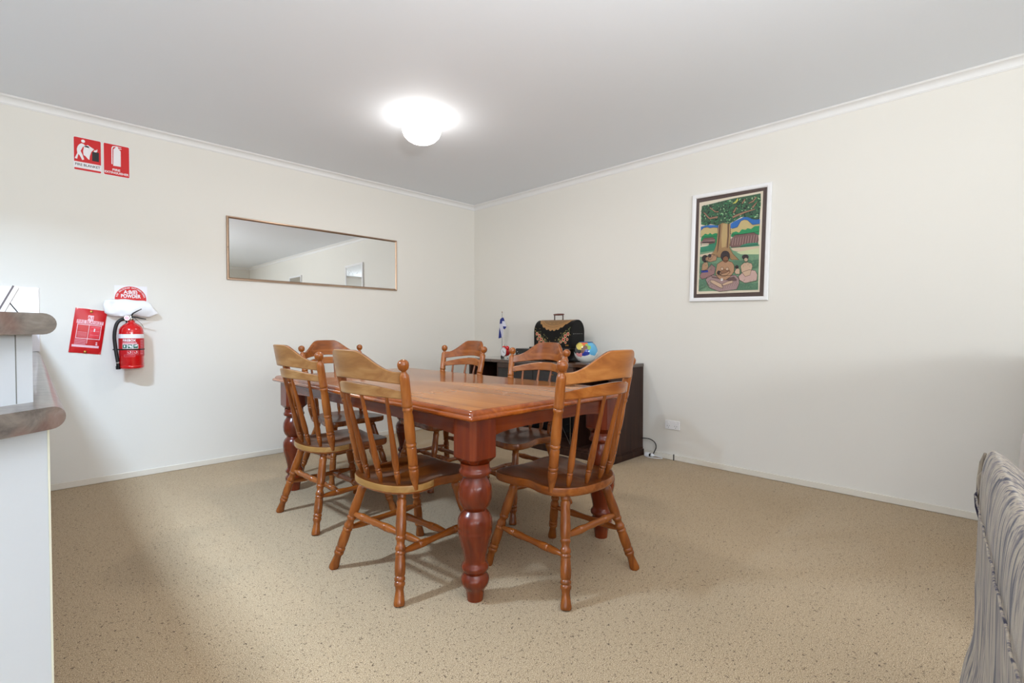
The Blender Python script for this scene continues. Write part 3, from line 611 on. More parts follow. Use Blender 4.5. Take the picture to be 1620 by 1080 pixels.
t=thing('cord_plug','white plug joining the cords on the carpet beside the sideboard','plug',(-.045,-2.40,0))
b=MB(); b.box((-.018,-.012,.002),(.018,.030,.034),M['white'],.005); b.obj('socket_body',t)
b=MB(); b.box((-.014,-.028,.006),(.014,-.0125,.028),M['blackm'],.003); b.obj('plug_neck',t)
b=MB(); b.lathe((0,-.0285,.018),(.004,-.062,.014),[(0,.014),(.3,.017),(.7,.010),(1,.006)],M['white'],14); b.obj('plug_top',t)
b=MB(); b.box((-.020,-2.622,.0),(-.0125,-2.628,.052),M['signblack']); b.obj('cable_stub',label='short dark cable stub standing at the skirting under the power outlet',cat='cable')

# ------------------------------------------------------------------ ceiling light
b=MB(); 
t=thing('ceiling_light','lit white glass bowl ceiling light in the middle of the ceiling','ceiling light',(-1.90,-1.648,H))
b.lathe((0,0,0),(0,0,-1),[(0,.075),(.012,.075),(.018,.065),(.03,.06)],M['white'],40); b.obj('ceiling_plate',t)
b=MB(); GL=mat('lit opal glass',(255,252,246),.3,emit=(255,250,243),es=ESB)
GL2=mat('opal glass neck',(255,252,246),.3,emit=(255,252,248),es=ESB*.5)
b.lathe((0,0,-.02),(0,0,-1.02),[(.052,.1345),(.08,.135),(.11,.124),(.135,.100),(.15,.075),(.160,.04),(.163,.01)],GL,48); b.lathe((0,0,-.02),(0,0,-1.02),[(0,.062),(.008,.09),(.025,.118),(.052,.1345)],GL2,48,cap=False); b.obj('glass_shade',t)

# ------------------------------------------------------------------ dining table
TX,TY,TR_=-2.180,-2.115,-.010
t=thing('dining_table','long rectangular polished timber dining table with thick turned legs','table',(TX,TY,0),TR_)
HW,HL=.550,1.075
def rr(i,z,r=.012):
    w,l=HW-i,HL-i; pts=[]
    for sx,sy,a0 in ((1,1,0),(-1,1,PI/2),(-1,-1,PI),(1,-1,3*PI/2)):
        for k in range(5):
            a=a0+PI/2*k/4; pts.append((sx*(w-r)+r*math.cos(a),sy*(l-r)+r*math.sin(a),z))
    return pts
b=MB()
edge=[(.10,.752),(.014,.752),(.006,.754),(.001,.759),(0,.764),(.002,.7695),(.007,.773),(.0135,.7742),(.0138,.7775),(.0150,.782),(.020,.7880),(.026,.7915),(.031,.792)]
b.loft([rr(i,z) for i,z in edge],M['table_edge'],True)
b.obj('tabletop_edge',t,angle=30)
b=MB(); b.loft([rr(.0305,.788),rr(.0305,.7925),rr(.032,.7932)],M['table'],True); b.obj('tabletop',t,angle=30)
LX,LY=.440,.970
def leg():
    b=MB(); s=.070; c=.020
    def oct8(s,c,z): return [(s,-s+c,z),(s,s-c,z),(s-c,s,z),(-s+c,s,z),(-s,s-c,z),(-s,-s+c,z),(-s+c,-s,z),(s-c,-s,z)]
    b.loft([oct8(s,c,.7515),oct8(s,c,.590),oct8(s-.020,c,.566),oct8(s-.024,c,.560)],M['table_z'],True,smooth=True)
    b.lathe((0,0,.565),(0,0,-.435),[(0,.060),(.018,.060),(.024,.062),(.03,.066),(.038,.067),(.045,.064),(.048,.052),(.056,.048),(.066,.052),(.078,.060),(.096,.067),(.125,.070),(.150,.068),(.172,.060),(.185,.050),(.192,.046),(.198,.050),(.204,.056),(.214,.063),(.230,.070),(.250,.0715),(.265,.070),(.27,.0685),(.275,.070),(.285,.0695),(.31,.064),(.335,.058),(.36,.052),(.385,.047),(.40,.045),(.41,.047),(.418,.054),(.427,.057),(.437,.055),(.445,.047),(.452,.044),(.460,.050),(.470,.057),(.482,.0585),(.495,.056),(.508,.048),(.520,.040),(.53,.037),(.552,.035),(.565,.033)],M['table_z'],36)
    return b
first=None
for sx in (-1,1):
    for sy in (-1,1):
        if first is None: first=leg().obj('leg',t,angle=35); o=first
        else: o=first.copy(); COL.objects.link(o); o.parent=t
        o.location=(sx*LX,sy*LY,0)
def apron(length,horizontal):
    b=MB(); K=16; tp=.7515; front=[];back=[]
    for k in range(K+1):
        u=k/K*2-1; a=u*length/2; zb=.686-.016*(abs(u)**6)
        front.append((a,zb))
    loops=[]
    for a,zb in front: loops.append([(-.011,a,tp),(.011,a,tp),(.011,a,zb),(-.011,a,zb)])
    if horizontal: loops=[[(p[1],p[0],p[2]) for p in l] for l in loops]
    b.loft(loops,M['table_z'] if False else M['apron_x' if horizontal else 'apron_y'],True,smooth=False); return b
M['apron_y']=wood('apron wood y','y',(76,24,4),(108,40,8),(134,58,16),rough=.25,coat=.2)
M['apron_x']=wood('apron wood x','x',(76,24,4),(108,40,8),(134,58,16),rough=.25,coat=.2)
for sx in (-1,1): apron(2*LY-.142,False).obj('apron',t,loc=(sx*(LX+.03),0,0))
for sy in (-1,1): apron(2*LX-.142,True).obj('apron',t,loc=(0,sy*(LY+.03),0))

# ------------------------------------------------------------------ chairs
SEATZ=.450
legprof=[(0,.0195),(.055,.0195),(.062,.0165),(.075,.0195),(.1,.0215),(.13,.0195),(.2,.0205),(.3,.0225),(.38,.021),(.405,.0185),(.415,.0215),(.43,.0215),(.44,.0185),(.455,.0170),(.475,.0165),(.49,.0205),(.515,.0225),(.53,.0205),(.537,.0185),(.55,.0220),(.562,.0220),(.57,.0195),(.60,.021),(.67,.0225),(.735,.0215),(.752,.0185),(.765,.0222),(.785,.0222),(.795,.0190),(.805,.0222),(.825,.0222),(.84,.0185),(.865,.0165),(.93,.0200),(.97,.0225),(.99,.0222),(1,.020)]
strprof=[(0,.008),(.04,.0095),(.1,.0125),(.2,.0165),(.235,.0172),(.245,.0152),(.255,.0172),(.265,.0152),(.275,.0172),(.285,.0152),(.3,.0168),(.36,.0148),(.42,.0140),(.5,.0165)]
strprof=strprof+[(1-a,r) for a,r in strprof[-2::-1]]
sideprof=[(0,.008),(.05,.0095),(.14,.0140),(.22,.0165),(.235,.0142),(.245,.0170),(.255,.0142),(.27,.0170),(.33,.0165),(.40,.0140),(.5,.0130)]
sideprof=sideprof+[(1-a,r) for a,r in sideprof[-2::-1]]
postprof=[(-.04,.011),(0,.012),(.03,.0155),(.07,.0195),(.11,.0212),(.132,.0208),(.14,.018),(.15,.0217),(.164,.0217),(.172,.0185),(.182,.0217),(.198,.0205),(.25,.0205),(.315,.0205),(.328,.0178),(.338,.0215),(.352,.0215),(.36,.0185),(.372,.0208),(.42,.0222),(.5,.0218),(.58,.0195),(.618,.0182),(.632,.0218),(.646,.0218),(.655,.0185),(.665,.0222),(.68,.0222),(.69,.0205),(.8,.0205),(.88,.0200),(.905,.0192),(.918,.0165),(.928,.0125),(.938,.0098),(.946,.0105),(.955,.0165),(.968,.0212),(.984,.0232),(1,.0235),(1.012,.0222),(1.026,.0165),(1.034,.009),(1.037,.003)]
spprof=[(0,.0065),(.04,.0095),(.10,.0125),(.135,.0128),(.145,.0108),(.153,.0135),(.165,.0135),(.173,.0108),(.19,.0130),(.26,.0148),(.33,.0144),(.5,.0122),(.7,.0098),(.88,.0080),(1.02,.0070)]
def post_x(z): return -.130-.180*(z-SEATZ)
def arc(u,d): return -d*(1-u*u)
def seat_outline():
    half=[(-.228,0),(-.226,.05),(-.215,.105),(-.192,.155),(-.155,.193),(-.110,.211),(-.065,.211),(-.030,.203),(0,.198),(.030,.202),(.065,.213),(.11,.222),(.155,.226),(.19,.222),(.215,.205),(.228,.175),(.230,.13),(.222,.08),(.214,.035),(.212,0)]
    pts=half+[(x,-y) for x,y in half[-2:0:-1]]
    n=len(pts); out=[]
    for i in range(n):
        p0,p1,p2,p3=[Vector((*pts[(i+k)%n],0)) for k in (-1,0,1,2)]
        for k in range(3):
            q=k/3; v=.5*((2*p1)+(p2-p0)*q+(2*p0-5*p1+4*p2-p3)*q**2+(3*p1-p0-3*p2+p3)*q**3); out.append((v.x,v.y))
    return out
def make_seat(rim=None):
    rim=rim or M['seat_rim']; b=MB(); O=seat_outline(); cx=.0
    def dish(x,y,s):
        d=.014*math.exp(-((x+.04)/.13)**2-((abs(y)-.085)/.085)**2)
        return -d*min(1,(1-s)*4)
    def loop(s,z,dz=False): return [(cx+(x-cx)*s,y*s,z+(dish(x*s,y*s,s) if dz else 0)) for x,y in O]
    b.loft([loop(.955,SEATZ-.040),loop(.985,SEATZ-.036),loop(1,SEATZ-.028)],M['chair_x'],True)
    b2=[loop(1,SEATZ-.028),loop(1,SEATZ-.006),loop(.992,SEATZ-.001)]
    n=len(O); o=len(b.v); vs=[p for l in b2 for p in l]; fr=[];re=[]
    for i in range(2):
        for j in range(n):
            k=(j+1)%n; f=(i*n+j,i*n+k,(i+1)*n+k,(i+1)*n+j); (re if O[j][0]<-.025 else fr).append(f)
    b.add(vs,fr,M['chair_x']); b.add(vs,re,rim)
    rings=[loop(s,SEATZ,True) for s in (.992,.96,.9,.8,.7,.6,.5,.4,.3,.2,.1)]
    rings[0]=loop(.992,SEATZ-.001)
    b.loft(rings,M['seat_wood'],False); b.poly([p for p in rings[-1]],M['seat_wood']); b.f[-1]=b.f[-1]; b.sm[-1]=True
    return b
def rail(zt,zb,hw,d,th,mfront,mback):
    # curved rail: zt(u), zb(u); bends backwards by d
    b=MB(); K=36; L_=[]
    for k in range(K+1):
        u=k/K*2-1; y=u*hw; T_,B_=zt(u),zb(u); 
        sl=2*d*u/hw; nl=math.hypot(1,sl); nx,ny=1/nl,-sl/nl
        e=.004
        def P(o,z):
            x=post_x(z)+arc(u,d); return (x+nx*o,y+ny*o,z)
        L_.append([P(th/2,B_+e),P(th/2,T_-e),P(th/2-e,T_),P(-th/2+e,T_),P(-th/2,T_-e),P(-th/2,B_+e),P(-th/2+e,B_),P(th/2-e,B_)])
    n=8; vs=[p for l in L_ for p in l]; fr=[];bk=[]
    for i in range(K):
        for j in range(n):
            k=(j+1)%n; f=(i*n+j,i*n+k,(i+1)*n+k,(i+1)*n+j); (bk if j in (3,4,5) else fr).append(f)
    fr.append(tuple(range(n))[::-1]); fr.append(tuple(K*n+j for j in range(n)))
    b.add(vs,fr,mfront); b.add(vs,bk,mback); return b
def ct(u):
    a=abs(u); return .934+.086*(1-S(min(1,max(0,(a-.30)/.64))))+.004*(1-a)
def cb(u): return .882+.024*(1-abs(u)**1.8)
def lt(u): return .853+.036*(1-abs(u)**2)
def lb(u): return .820+.016*(1-abs(u)**2)
def make_chair(worn):
    t=thing('dining_chair','x','chair')
    mb=M['worn'] if worn else M['chair_y']
    make_seat().obj('seat',t,angle=35)
    rail(ct,cb,.222,.112,.021,M['chair_y'],mb).obj('crest_rail',t,angle=35)
    rail(lt,lb,.215,.100,.020,M['chair_y'],mb).obj('back_rail',t,angle=35)
    for s in (-1,1):
        b=MB(); b.lathe((-.130,s*.200,SEATZ),(-.223,s*.240,.967),postprof,M['chair_z'],22); b.obj('back_post',t)
    for y0,y1 in ((-.135,-.158),(-.046,-.054),(.046,.054),(.135,.158)):
        xb=-.130+arc(y0/.205,.064); zt=lb(y1/.215); xt=post_x(zt)+arc(y1/.215,.100)
        b=MB(); b.lathe((xb,y0,SEATZ-.008),(xt,y1,zt+.002),spprof,M['chair_z'],16); b.obj('spindle',t)
    feet={}
    for fx,fy,tx,ty in ((-.250,.245,-.150,.135),(-.250,-.245,-.150,-.135),(.250,.226,.140,.145),(.250,-.226,.140,-.145)):
        b=MB(); b.lathe((tx,ty,SEATZ-.038),(fx,fy,.0),legprof,M['chair_z'],22)
        # flat foot on the floor
        b.v=[(x,y,max(z,0)) for x,y,z in b.v]; b.obj('leg',t)
        feet[(fx>0,fy>0)]=(Vector((tx,ty,SEATZ-.038)),Vector((fx,fy,0)))
    def on(k,z): a,c=feet[k]; q=(a.z-z)/a.z; return a+(c-a)*q
    b=MB(); b.lathe(on((False,False),.255),on((False,True),.255),strprof,M['chair_y'],18); b.obj('stretcher',t)
    for s in (False,True):
        b=MB(); b.lathe(on((False,s),.185),on((True,s),.185),sideprof,M['chair_x'],18); b.obj('stretcher',t)
    for fr in (.30,.66):
        A=on((False,False),.185).lerp(on((True,False),.185),fr); B=on((False,True),.185).lerp(on((True,True),.185),fr)
        b=MB(); b.lathe(A,B,strprof,M['chair_y'],18); b.obj('cross_stretcher',t)
    return t
proto=make_chair(True)
plain=copy_tree(proto)
for ch in list(plain.children):
    if ch.name.startswith(('crest_rail','back_rail')):
        nm=ch.name; bpy.data.objects.remove(ch)
rail(ct,cb,.222,.112,.021,M['chair_y'],M['chair_y']).obj('crest_rail',plain,angle=35)
rail(lt,lb,.215,.100,.020,M['chair_y'],M['chair_y']).obj('back_rail',plain,angle=35)
semi=copy_tree(proto,None,('cross_stretcher',))
for ch in list(semi.children):
    if ch.name.startswith(('crest_rail','back_rail','seat')): bpy.data.objects.remove(ch)
rail(ct,cb,.222,.112,.021,M['chair_y'],M['semi']).obj('crest_rail',semi,angle=35)
rail(lt,lb,.215,.100,.020,M['chair_y'],M['chair_y']).obj('back_rail',semi,angle=35)
make_seat(M['chair_x']).obj('seat',semi,angle=35)
for ch in list(plain.children):
    if ch.name.startswith('seat'): bpy.data.objects.remove(ch)
make_seat(M['chair_x']).obj('seat',plain,angle=35)
G='wooden chairs around the dining table'
spots=[
 (proto,(-2.655,-2.640),.095,'faded-back wooden spindle chair on the left side, nearest the camera',()),
 (semi,(-2.175,-3.152),PI/2-.03,'wooden spindle chair at the near end of the table, seen from behind',()),
 (proto,(-2.585,-1.745),.025,'faded-back wooden spindle chair on the left side nearer the mirror',()),
 (plain,(-2.180,-1.02),-PI/2,'wooden spindle chair at the far end of the table, facing the camera',()),
 (plain,(-1.728,-2.415),PI+.01,'wooden spindle chair on the right side, in front of the domed case',()),
 (plain,(-1.735,-1.640),PI,'wooden spindle chair on the right side, nearest the room corner',()),
]
used=set()
for src,(x,y),rz,lab,skip in spots:
    if id(src) in used or skip: c=copy_tree(src,None,skip)
    else: c=src; used.add(id(src))
    c.location=(x,y,0); c.rotation_euler=(0,0,rz); tag(c,lab,'chair',G)

# ------------------------------------------------------------------ sideboard
t=thing('sideboard','low dark walnut sideboard along the right wall behind the dining table','sideboard',(-.28,-1.43,0))
OX,OY=-.28,-1.43
def sb(x0,x1,y0,y1,z0,z1,m,name,bev=.001,**k):
    return MB().box((x0-OX,y0-OY,z0),(x1-OX,y1-OY,z1),m,bev).obj(name,t,**k)
sb(-.545,-.02,-2.338,-.522,.785,.817,M['topgloss'],'top_board',.003)
sb(-.525,-.02,-2.333,-2.308,.075,.785,M['side'],'side_panel')
sb(-.525,-.02,-.552,-.527,.075,.785,M['side'],'side_panel')
for y in (-.97,-1.95): sb(-.520,-.035,y-.010,y+.010,.075,.785,M['side'],'divider')
sb(-.034,-.022,-2.308,-.552,.075,.785,M['inner'],'back_panel')
sb(-.547,-.02,-2.345,-.515,0,.055,M['side'],'plinth',.002)
sb(-.530,-.02,-2.335,-.525,.055,.075,M['side'],'bottom_board',.001)
sb(-.515,-.036,-1.939,-.981,.42,.438,M['inner'],'shelf'); sb(-.50,-.036,-.959,-.5525,.40,.418,M['inner'],'shelf'); sb(-.50,-.036,-2.3075,-1.961,.40,.418,M['inner'],'shelf')
sb(-.524,-.506,-1.939,-.981,.735,.784,M['side_y'],'top_rail')
GD=mat('smoked glass door',(26,20,18),.12,coat=.3)
for y0,y1 in ((-1.937,-1.462),(-1.458,-.983)):
    d=sb(-.524,-.516,y0,y1,.440,.733,GD,'door',.001)
    MB().box((-.5285-OX,(y0 if y1<-1.2 and y0<-1.6 else y0)+.22-OY,.70),(-.524-OX,y0+.25-OY,.708),M['brass']).obj('door_handle',d)
# wire rack in the open lower bay
b=MB()
y0,y1=-1.86,-1.70
for x in (-.46,-.20):
    b.tube([(x,y0,.078),(x,y0,.34),(x,y1,.34),(x,y1,.078)],.003,M['chrome'],6); b.tube([(x,y0,.08),(x,y1,.34)],.0025,M['chrome'],6)
for z in (.10,.22,.34):
    for y in (y0,y1): b.tube([(-.46,y,z),(-.20,y,z)],.0025,M['chrome'],6)
b.obj('wire_rack',label='thin silver wire rack inside the dark sideboard',cat='rack')

# ---- things on the sideboard
ZT=.817
# low black box
t=thing('electronics_box','low glossy black electronics box on the sideboard under the domed case','electronics',(-.27,-1.43,ZT))
b=MB(); b.box((-.120,-.34,.008),(.16,.335,.108),M['black'],.004); b.obj('box_body',t)
b=MB()
for z in (.03,.055): b.box((-.1225,-.30,z),(-.120,.12,z+.004),M['blackm'])
b.obj('front_slot',t)
b=MB()
for y,z in ((.30,.075),(.285,.055)): b.lathe((-.120,y,z),(-.1235,y,z),[(0,.004),(1,.004)],M['chrome'],10)
b.obj('button',t)
for x in (-.09,.13):
    for y in (-.3,.3): MB().lathe((x,y,0),(x,y,.0085),[(0,.012),(1,.012)],M['blackm'],12).obj('foot',t)
# domed case
CX,CY,CZ=-.235,-1.535,.925
t=thing('domed_case','black domed carry case with painted flowers and gold lace, on the sideboard','case',(CX,CY,CZ))
b=MB(); b.box((-.135,-.245,.0005),(.13,.270,.020),M['black'],.004); b.obj('base_tray',t)
hy=.235; hx=.0975; zb=.0205; zt=.283
def cprof(off=0):
    pts=[(-hx-off,zb)]
    pts.append((-hx-off,zt-.115))
    for k in range(1,12):
        a=PI*k/12; pts.append((-(hx+off)*math.cos(a), zt-.115+(.115+off)*math.sin(a)))
    pts.append((hx+off,zt-.115)); pts.append((hx+off,zb)); return pts
PR=cprof(); 
b=MB(); CB=mat('black lacquer',(12,10,9),.42,spec=.2)
b.loft([[(x,-hy,z) for x,z in PR],[(x,hy,z) for x,z in PR]],CB,True); b.obj('case_shell',t,angle=30)
# arc-length map up the front and over the top
PO=cprof(.0012); 
cum=[0]
for (a0,b0),(a1,b1) in zip(PO,PO[1:]): cum.append(cum[-1]+math.hypot(a1-a0,b1-b0))
def on_front(s,y,o=0):
    s=max(0,min(cum[-1],s)); i=1
    while i<len(cum)-1 and cum[i]<s: i+=1
    q=(s-cum[i-1])/(cum[i]-cum[i-1]); x=PO[i-1][0]+(PO[i][0]-PO[i-1][0])*q; z=PO[i-1][1]+(PO[i][1]-PO[i-1][1])*q
    c=Vector((x,0,z-(zt-.115))); n=Vector((x,0,max(0,z-(zt-.115)))).normalized()
    return (x+n.x*o,y,z+n.z*o)
GO=mat('gold lace paint',(158,116,68),.45); GO2=mat('dark gold lace paint',(120,88,52),.45)
stop=cum[7]
b=MB(); b.noflip=True; K=72
def laceband(fa,fb,m,o):
    cols=[]
    for k in range(K+1):
        u=k/K*2-1; y=u*hy*.93; s0,s1=fa(u),fb(u); cols.append([on_front(s0+(s1-s0)*j/8,y,o) for j in range(9)])
    vs=[p for c in cols for p in c]; fs=[]
    for k in range(K):
        for j in range(8): a=k*9+j; fs.append((a,a+1,a+10,a+9))
    b.add(vs,fs,m)
def low(u): return stop-(.135*(max(0,1-abs(u)**2.2))+.012) 
laceband(lambda u: low(u)-.014*abs(math.sin(u*PI*4.5)),lambda u: stop+.03,GO,.0003)
laceband(lambda u: min(stop,low(u)+.022),lambda u: min(stop+.0,low(u)+.027),GO2,.0006)
laceband(lambda u: min(stop,low(u)+.040),lambda u: stop+.028,GO2 if False else mat('lace mesh paint',(132,98,60),.5),.0006)
b.obj('painted_lace',t,label='scalloped gold lace border')
r=random.Random(4)
FC=[mat('flower '+k,v,.5) for k,v in dict(red=(150,34,34),rose=(196,90,80),cream=(226,196,150),leaf=(96,104,62),gold=(150,128,70),dark=(104,24,28)).items()]
zo=.0008
def fdisc(s,y,rr_,m):
    global zo
    zo+=.000004
    pts=[on_front(s+rr_*math.sin(2*PI*k/9),y+rr_*math.cos(2*PI*k/9),zo) for k in range(9)]; b.poly(pts,m)
for sgn in (1,-1):
    b=MB(); b.noflip=True
    for n_i in range(80):
        a=r.uniform(0,1); cy=sgn*(.210-.150*a)+r.gauss(0,.018); cs=.165-.135*a+r.gauss(0,.020)
        if sgn*cy>.225 or cs<.01: continue
        fdisc(cs,cy,r.uniform(.003,.006),FC[3] if r.random()<.6 else FC[4])
    for (dy,ds,rad) in ((.195,.128,.021),(.162,.108,.022),(.185,.078,.018),(.140,.074,.024),(.165,.048,.016),(.108,.052,.016)):
        y=sgn*dy; fdisc(ds,y,rad*.8,FC[2]); fdisc(ds+.001,y+.001,rad*.62,FC[1]); fdisc(ds-.001,y-.002,rad*.40,FC[0]); fdisc(ds+.003,y-.001,rad*.18,FC[5])
    b.obj('painted_flowers',t,label='red and cream painted roses')
for y in (-.052,.052):
    b=MB(); b.lathe((0,y,zt-.002),(0,y,zt+.050),[(0,.009),(.1,.006),(.5,.005),(1,.006)],mat('dark bronze',(60,34,24),.4,metal=.3),12); b.obj('handle_post',t)
b=MB(); b.lathe((0,-.066,zt+.053),(0,.066,zt+.053),[(0,.004),(.08,.008),(.3,.009),(.5,.010),(.7,.009),(.92,.008),(1,.004)],mat('brown grip',(92,40,28),.3,coat=.3),14); b.obj('handle_grip',t)
b=MB()
for k in range(7): b.lathe((-.07+.022*k,-hy-.0005,.15),(-.07+.022*k,-hy-.003,.15),[(0,.0028),(1,.0018)],M['chrome'],8)
b.obj('rivet',t)
b=MB(); b.box((-hx-.006,-.20,.035),(-hx-.0005,-.165,.048),M['brass'],.001); b.obj('latch',t)

# alarm clock
t=thing('alarm_clock','small red twin bell alarm clock with a white face on the sideboard','clock',(-.284,-.845,ZT),math.radians(-6))
b=MB(); b.lathe((.028,0,.062),(-.030,0,.062),[(0,.030),(.06,.044),(.2,.049),(.85,.049),(.95,.0505),(1,.048),(1.0,.045)],M['redgloss'],36); b.obj('clock_body',t)
b=MB(); b.lathe((-.0298,0,.062),(-.0315,0,.062),[(0,.0445),(1,.0445)],M['signwhite'],36); fc=b.obj('clock_face',t)
b=MB(); b.lathe((-.029,0,.062),(-.034,0,.062),[(0,.0495),(.9,.0495),(1,.047),(.95,.0448),(0,.0448)],M['chrome'],36); b.obj('bezel',t)
b=MB()
for k in range(12):
    a=2*PI*k/12; b.box((-.0322,.037*math.sin(a)-.0012,.062+.037*math.cos(a)-.003),(-.0317,.037*math.sin(a)+.0012,.062+.037*math.cos(a)+.003),M['signblack'])
b.obj('hour_mark',fc)
b=MB(); b.tube([(-.0328,0,.062),(-.0328,-.020,.050)],.0016,M['signblack'],6); b.tube([(-.0332,0,.062),(-.0332,.010,.084)],.0012,M['signblack'],6); b.lathe((-.0315,0,.062),(-.035,0,.062),[(0,.004),(1,.003)],M['signblack'],10); b.obj('clock_hand',t)
for s in (-1,1):
    b=MB(); d=Vector((0,s*.55,.83)).normalized(); c=Vector((0,0,.062))+d*.053
    b.lathe(c-d*.004,c+d*.020,[(0,.023),(.15,.0235),(.5,.020),(.8,.012),(1,.003)],M['redgloss'],24); b.obj('bell',t)
    b=MB(); b.lathe((0,s*.026,.030),(0,s*.036,0),[(0,.004),(.6,.0045),(.9,.007),(1,.006)],M['chrome'],10); b.obj('foot',t)
b=MB(); b.tube([(0,.020*math.cos(PI*k/10),.118+.028*math.sin(PI*k/10)) for k in range(11)],.0022,M['chrome'],8); b.obj('carry_loop',t)

# flag
t=thing('table_flag','small blue and white flag hanging on a thin stand behind the red clock','flag',(-.15,-.648,ZT))
b=MB(); b.lathe((0,0,0),(0,0,.012),[(0,.015),(.6,.014),(1,.010)],M['blackm'],24); b.obj('stand_base',t)
b=MB(); b.tube([(0,0,.010),(0,-.001,.490)],.0035,M['chrome'],8); b.lathe((0,-.001,.488),(0,-.001,.50),[(0,.004),(.5,.006),(1,.002)],M['brass'],10); b.obj('flag_pole',t)
FL={'b1': [(-0.654, 1.25), (-0.622, 1.23), (-0.614, 1.181), (-0.653, 1.183)], 'w1': [(-0.614, 1.181), (-0.653, 1.183), (-0.653, 1.031), (-0.644, 1.054), (-0.612, 1.142)], 'b2': [(-0.612, 1.142), (-0.644, 1.06), (-0.645, 1.026), (-0.597, 1.017)], 'b3': [(-0.656, 1.25), (-0.677, 1.247), (-0.692, 1.212), (-0.656, 1.209)], 'w2': [(-0.656, 1.209), (-0.692, 1.212), (-0.722, 1.148), (-0.669, 1.154)], 'b4': [(-0.669, 1.154), (-0.722, 1.148), (-0.694, 1.119), (-0.673, 1.128)], 'w3': [(-0.656, 1.209), (-0.669, 1.154), (-0.673, 1.054), (-0.656, 1.031)]}
FB=mat('flag blue',(28,44,128),.7); FW=mat('flag white',(214,214,230),.7)
b=MB()
for k,pts in FL.items():
    P=[]
    for y,z in pts:
        yy=y+.648; xx=-.006-abs(yy)*.06*math.sin(8*z+1.3) ; P.append((xx,yy,z-ZT))
    b.prism(P,(.0016,0,0),FB if k[0]=='b' else FW)
b.obj('flag_cloth',t)

# painted fishbowl vase
t=thing('fishbowl_vase','round white and blue painted vase with colourful patches on the sideboard','vase',(-.285,-1.898,ZT))
seeds=[]
vr=Vector((.708,-.706,0)); vu=Vector((0,0,1)); vt=Vector((-.706,-.708,0))
def sd(dx,dy,k):
    rr_=min(.99,math.hypot(dx,dy)); q=math.sqrt(max(0,1-rr_*rr_)); seeds.append(((vr*dx-vu*dy+vt*q).normalized(),k))
for dx,dy,k in [(.45,-.35,'lb'),(.75,-.1,'lb'),(.35,.0,'lb'),(.55,.15,'lb'),(.15,-.62,'lb'),(.5,-.65,'lb'),(.05,-.85,'db'),(.4,-.85,'db'),(-.1,.12,'cb'),(-.22,.22,'cb'),(-.15,-.05,'cb'),(-.25,-.3,'br'),(-.35,-.12,'br'),(-.15,-.42,'br'),(-.3,-.68,'or'),(-.1,-.75,'or'),(-.65,-.35,'ye'),(-.5,-.55,'ye'),(.12,-.45,'gr'),(0,-.6,'gr'),(-.7,.0,'bk'),(-.85,-.05,'bk'),(-.62,.25,'pk'),(-.78,.2,'pk'),(0,.45,'wh'),(-.3,.5,'wh'),(.3,.5,'wh'),(.6,.5,'wh'),(.85,.25,'wh'),(-.6,.55,'wh'),(-.85,.4,'wh'),(0,.8,'wh'),(.5,.8,'wh'),(-.5,.8,'wh'),(.15,.42,'wh'),(-.15,.40,'wh'),(.45,.42,'wh'),(.0,.97,'wh')]: sd(dx,dy,k)
seeds+= [(Vector((.7,.7,-.5)).normalized(),'wh'),(Vector((.7,.7,.3)).normalized(),'lb'),(Vector((.7,.1,.3)).normalized(),'lb'),(Vector((0,.9,.3)).normalized(),'ye'),(Vector((0,0,-1)),'wh')]
VC=dict(lb=(92,172,214),db=(30,92,140),cb=(30,52,150),br=(124,92,74),**{'or':(224,110,66)},ye=(214,196,96),gr=(140,180,96),bk=(34,40,40),pk=(214,140,140),wh=(226,228,222))
VM={k:mat('vase glaze '+k,v,.12,coat=.5) for k,v in VC.items()}
b=MB(); b.noflip=True; Rv=.108; NL,NS=56,80; loops=[]
a0=math.radians(36); 
for i in range(NL+1):
    th=a0+(PI-a0-.40)*i/NL; loops.append((Rv*math.sin(th),Rv*math.cos(th)*.97))
zmin=loops[-1][1]; vs=[]
for r_,z in loops: vs+=[(r_*math.cos(2*PI*k/NS),r_*math.sin(2*PI*k/NS),z-zmin) for k in range(NS)]
base=len(b.v); b.v+=vs
for i in range(NL):
    for k in range(NS):
        k2=(k+1)%NS; f=(i*NS+k,(i+1)*NS+k,(i+1)*NS+k2,i*NS+k2)
        c=sum((Vector(vs[q]) for q in f),Vector())/4-Vector((0,0,-zmin)); c.z*=1
        c.normalize(); col=max(seeds,key=lambda s_:s_[0].dot(c))[1]
        b.f.append(f); b.m.append(b.mi(VM[col])); b.sm.append(True)
b.poly([((loops[-1][0])*math.cos(-2*PI*k/NS),(loops[-1][0])*math.sin(-2*PI*k/NS),0) for k in range(NS)],VM['wh'])
b.obj('vase_body',t,angle=60)
r0,z0=loops[0]; z0-=zmin
b=MB(); rg=[]
for k in range(NS):
    a=2*PI*k/NS; rg.append([((r0+q)*math.cos(a),(r0+q)*math.sin(a),z0+w) for q,w in ((.001,-.002),(.002,.003),(-.002,.005),(-.005,.001),(-.005,-.003))])
b.loft(rg,VM['db'],False,wrap=True); b.obj('rim',t)
b=MB(); b.lathe((0,0,z0-.004),(0,0,z0-.10),[(0,r0-.005),(.1,r0+.004),(.5,.078),(.9,.07),(1,.03)],M['inner'],32); b.obj('dark_inside',t)

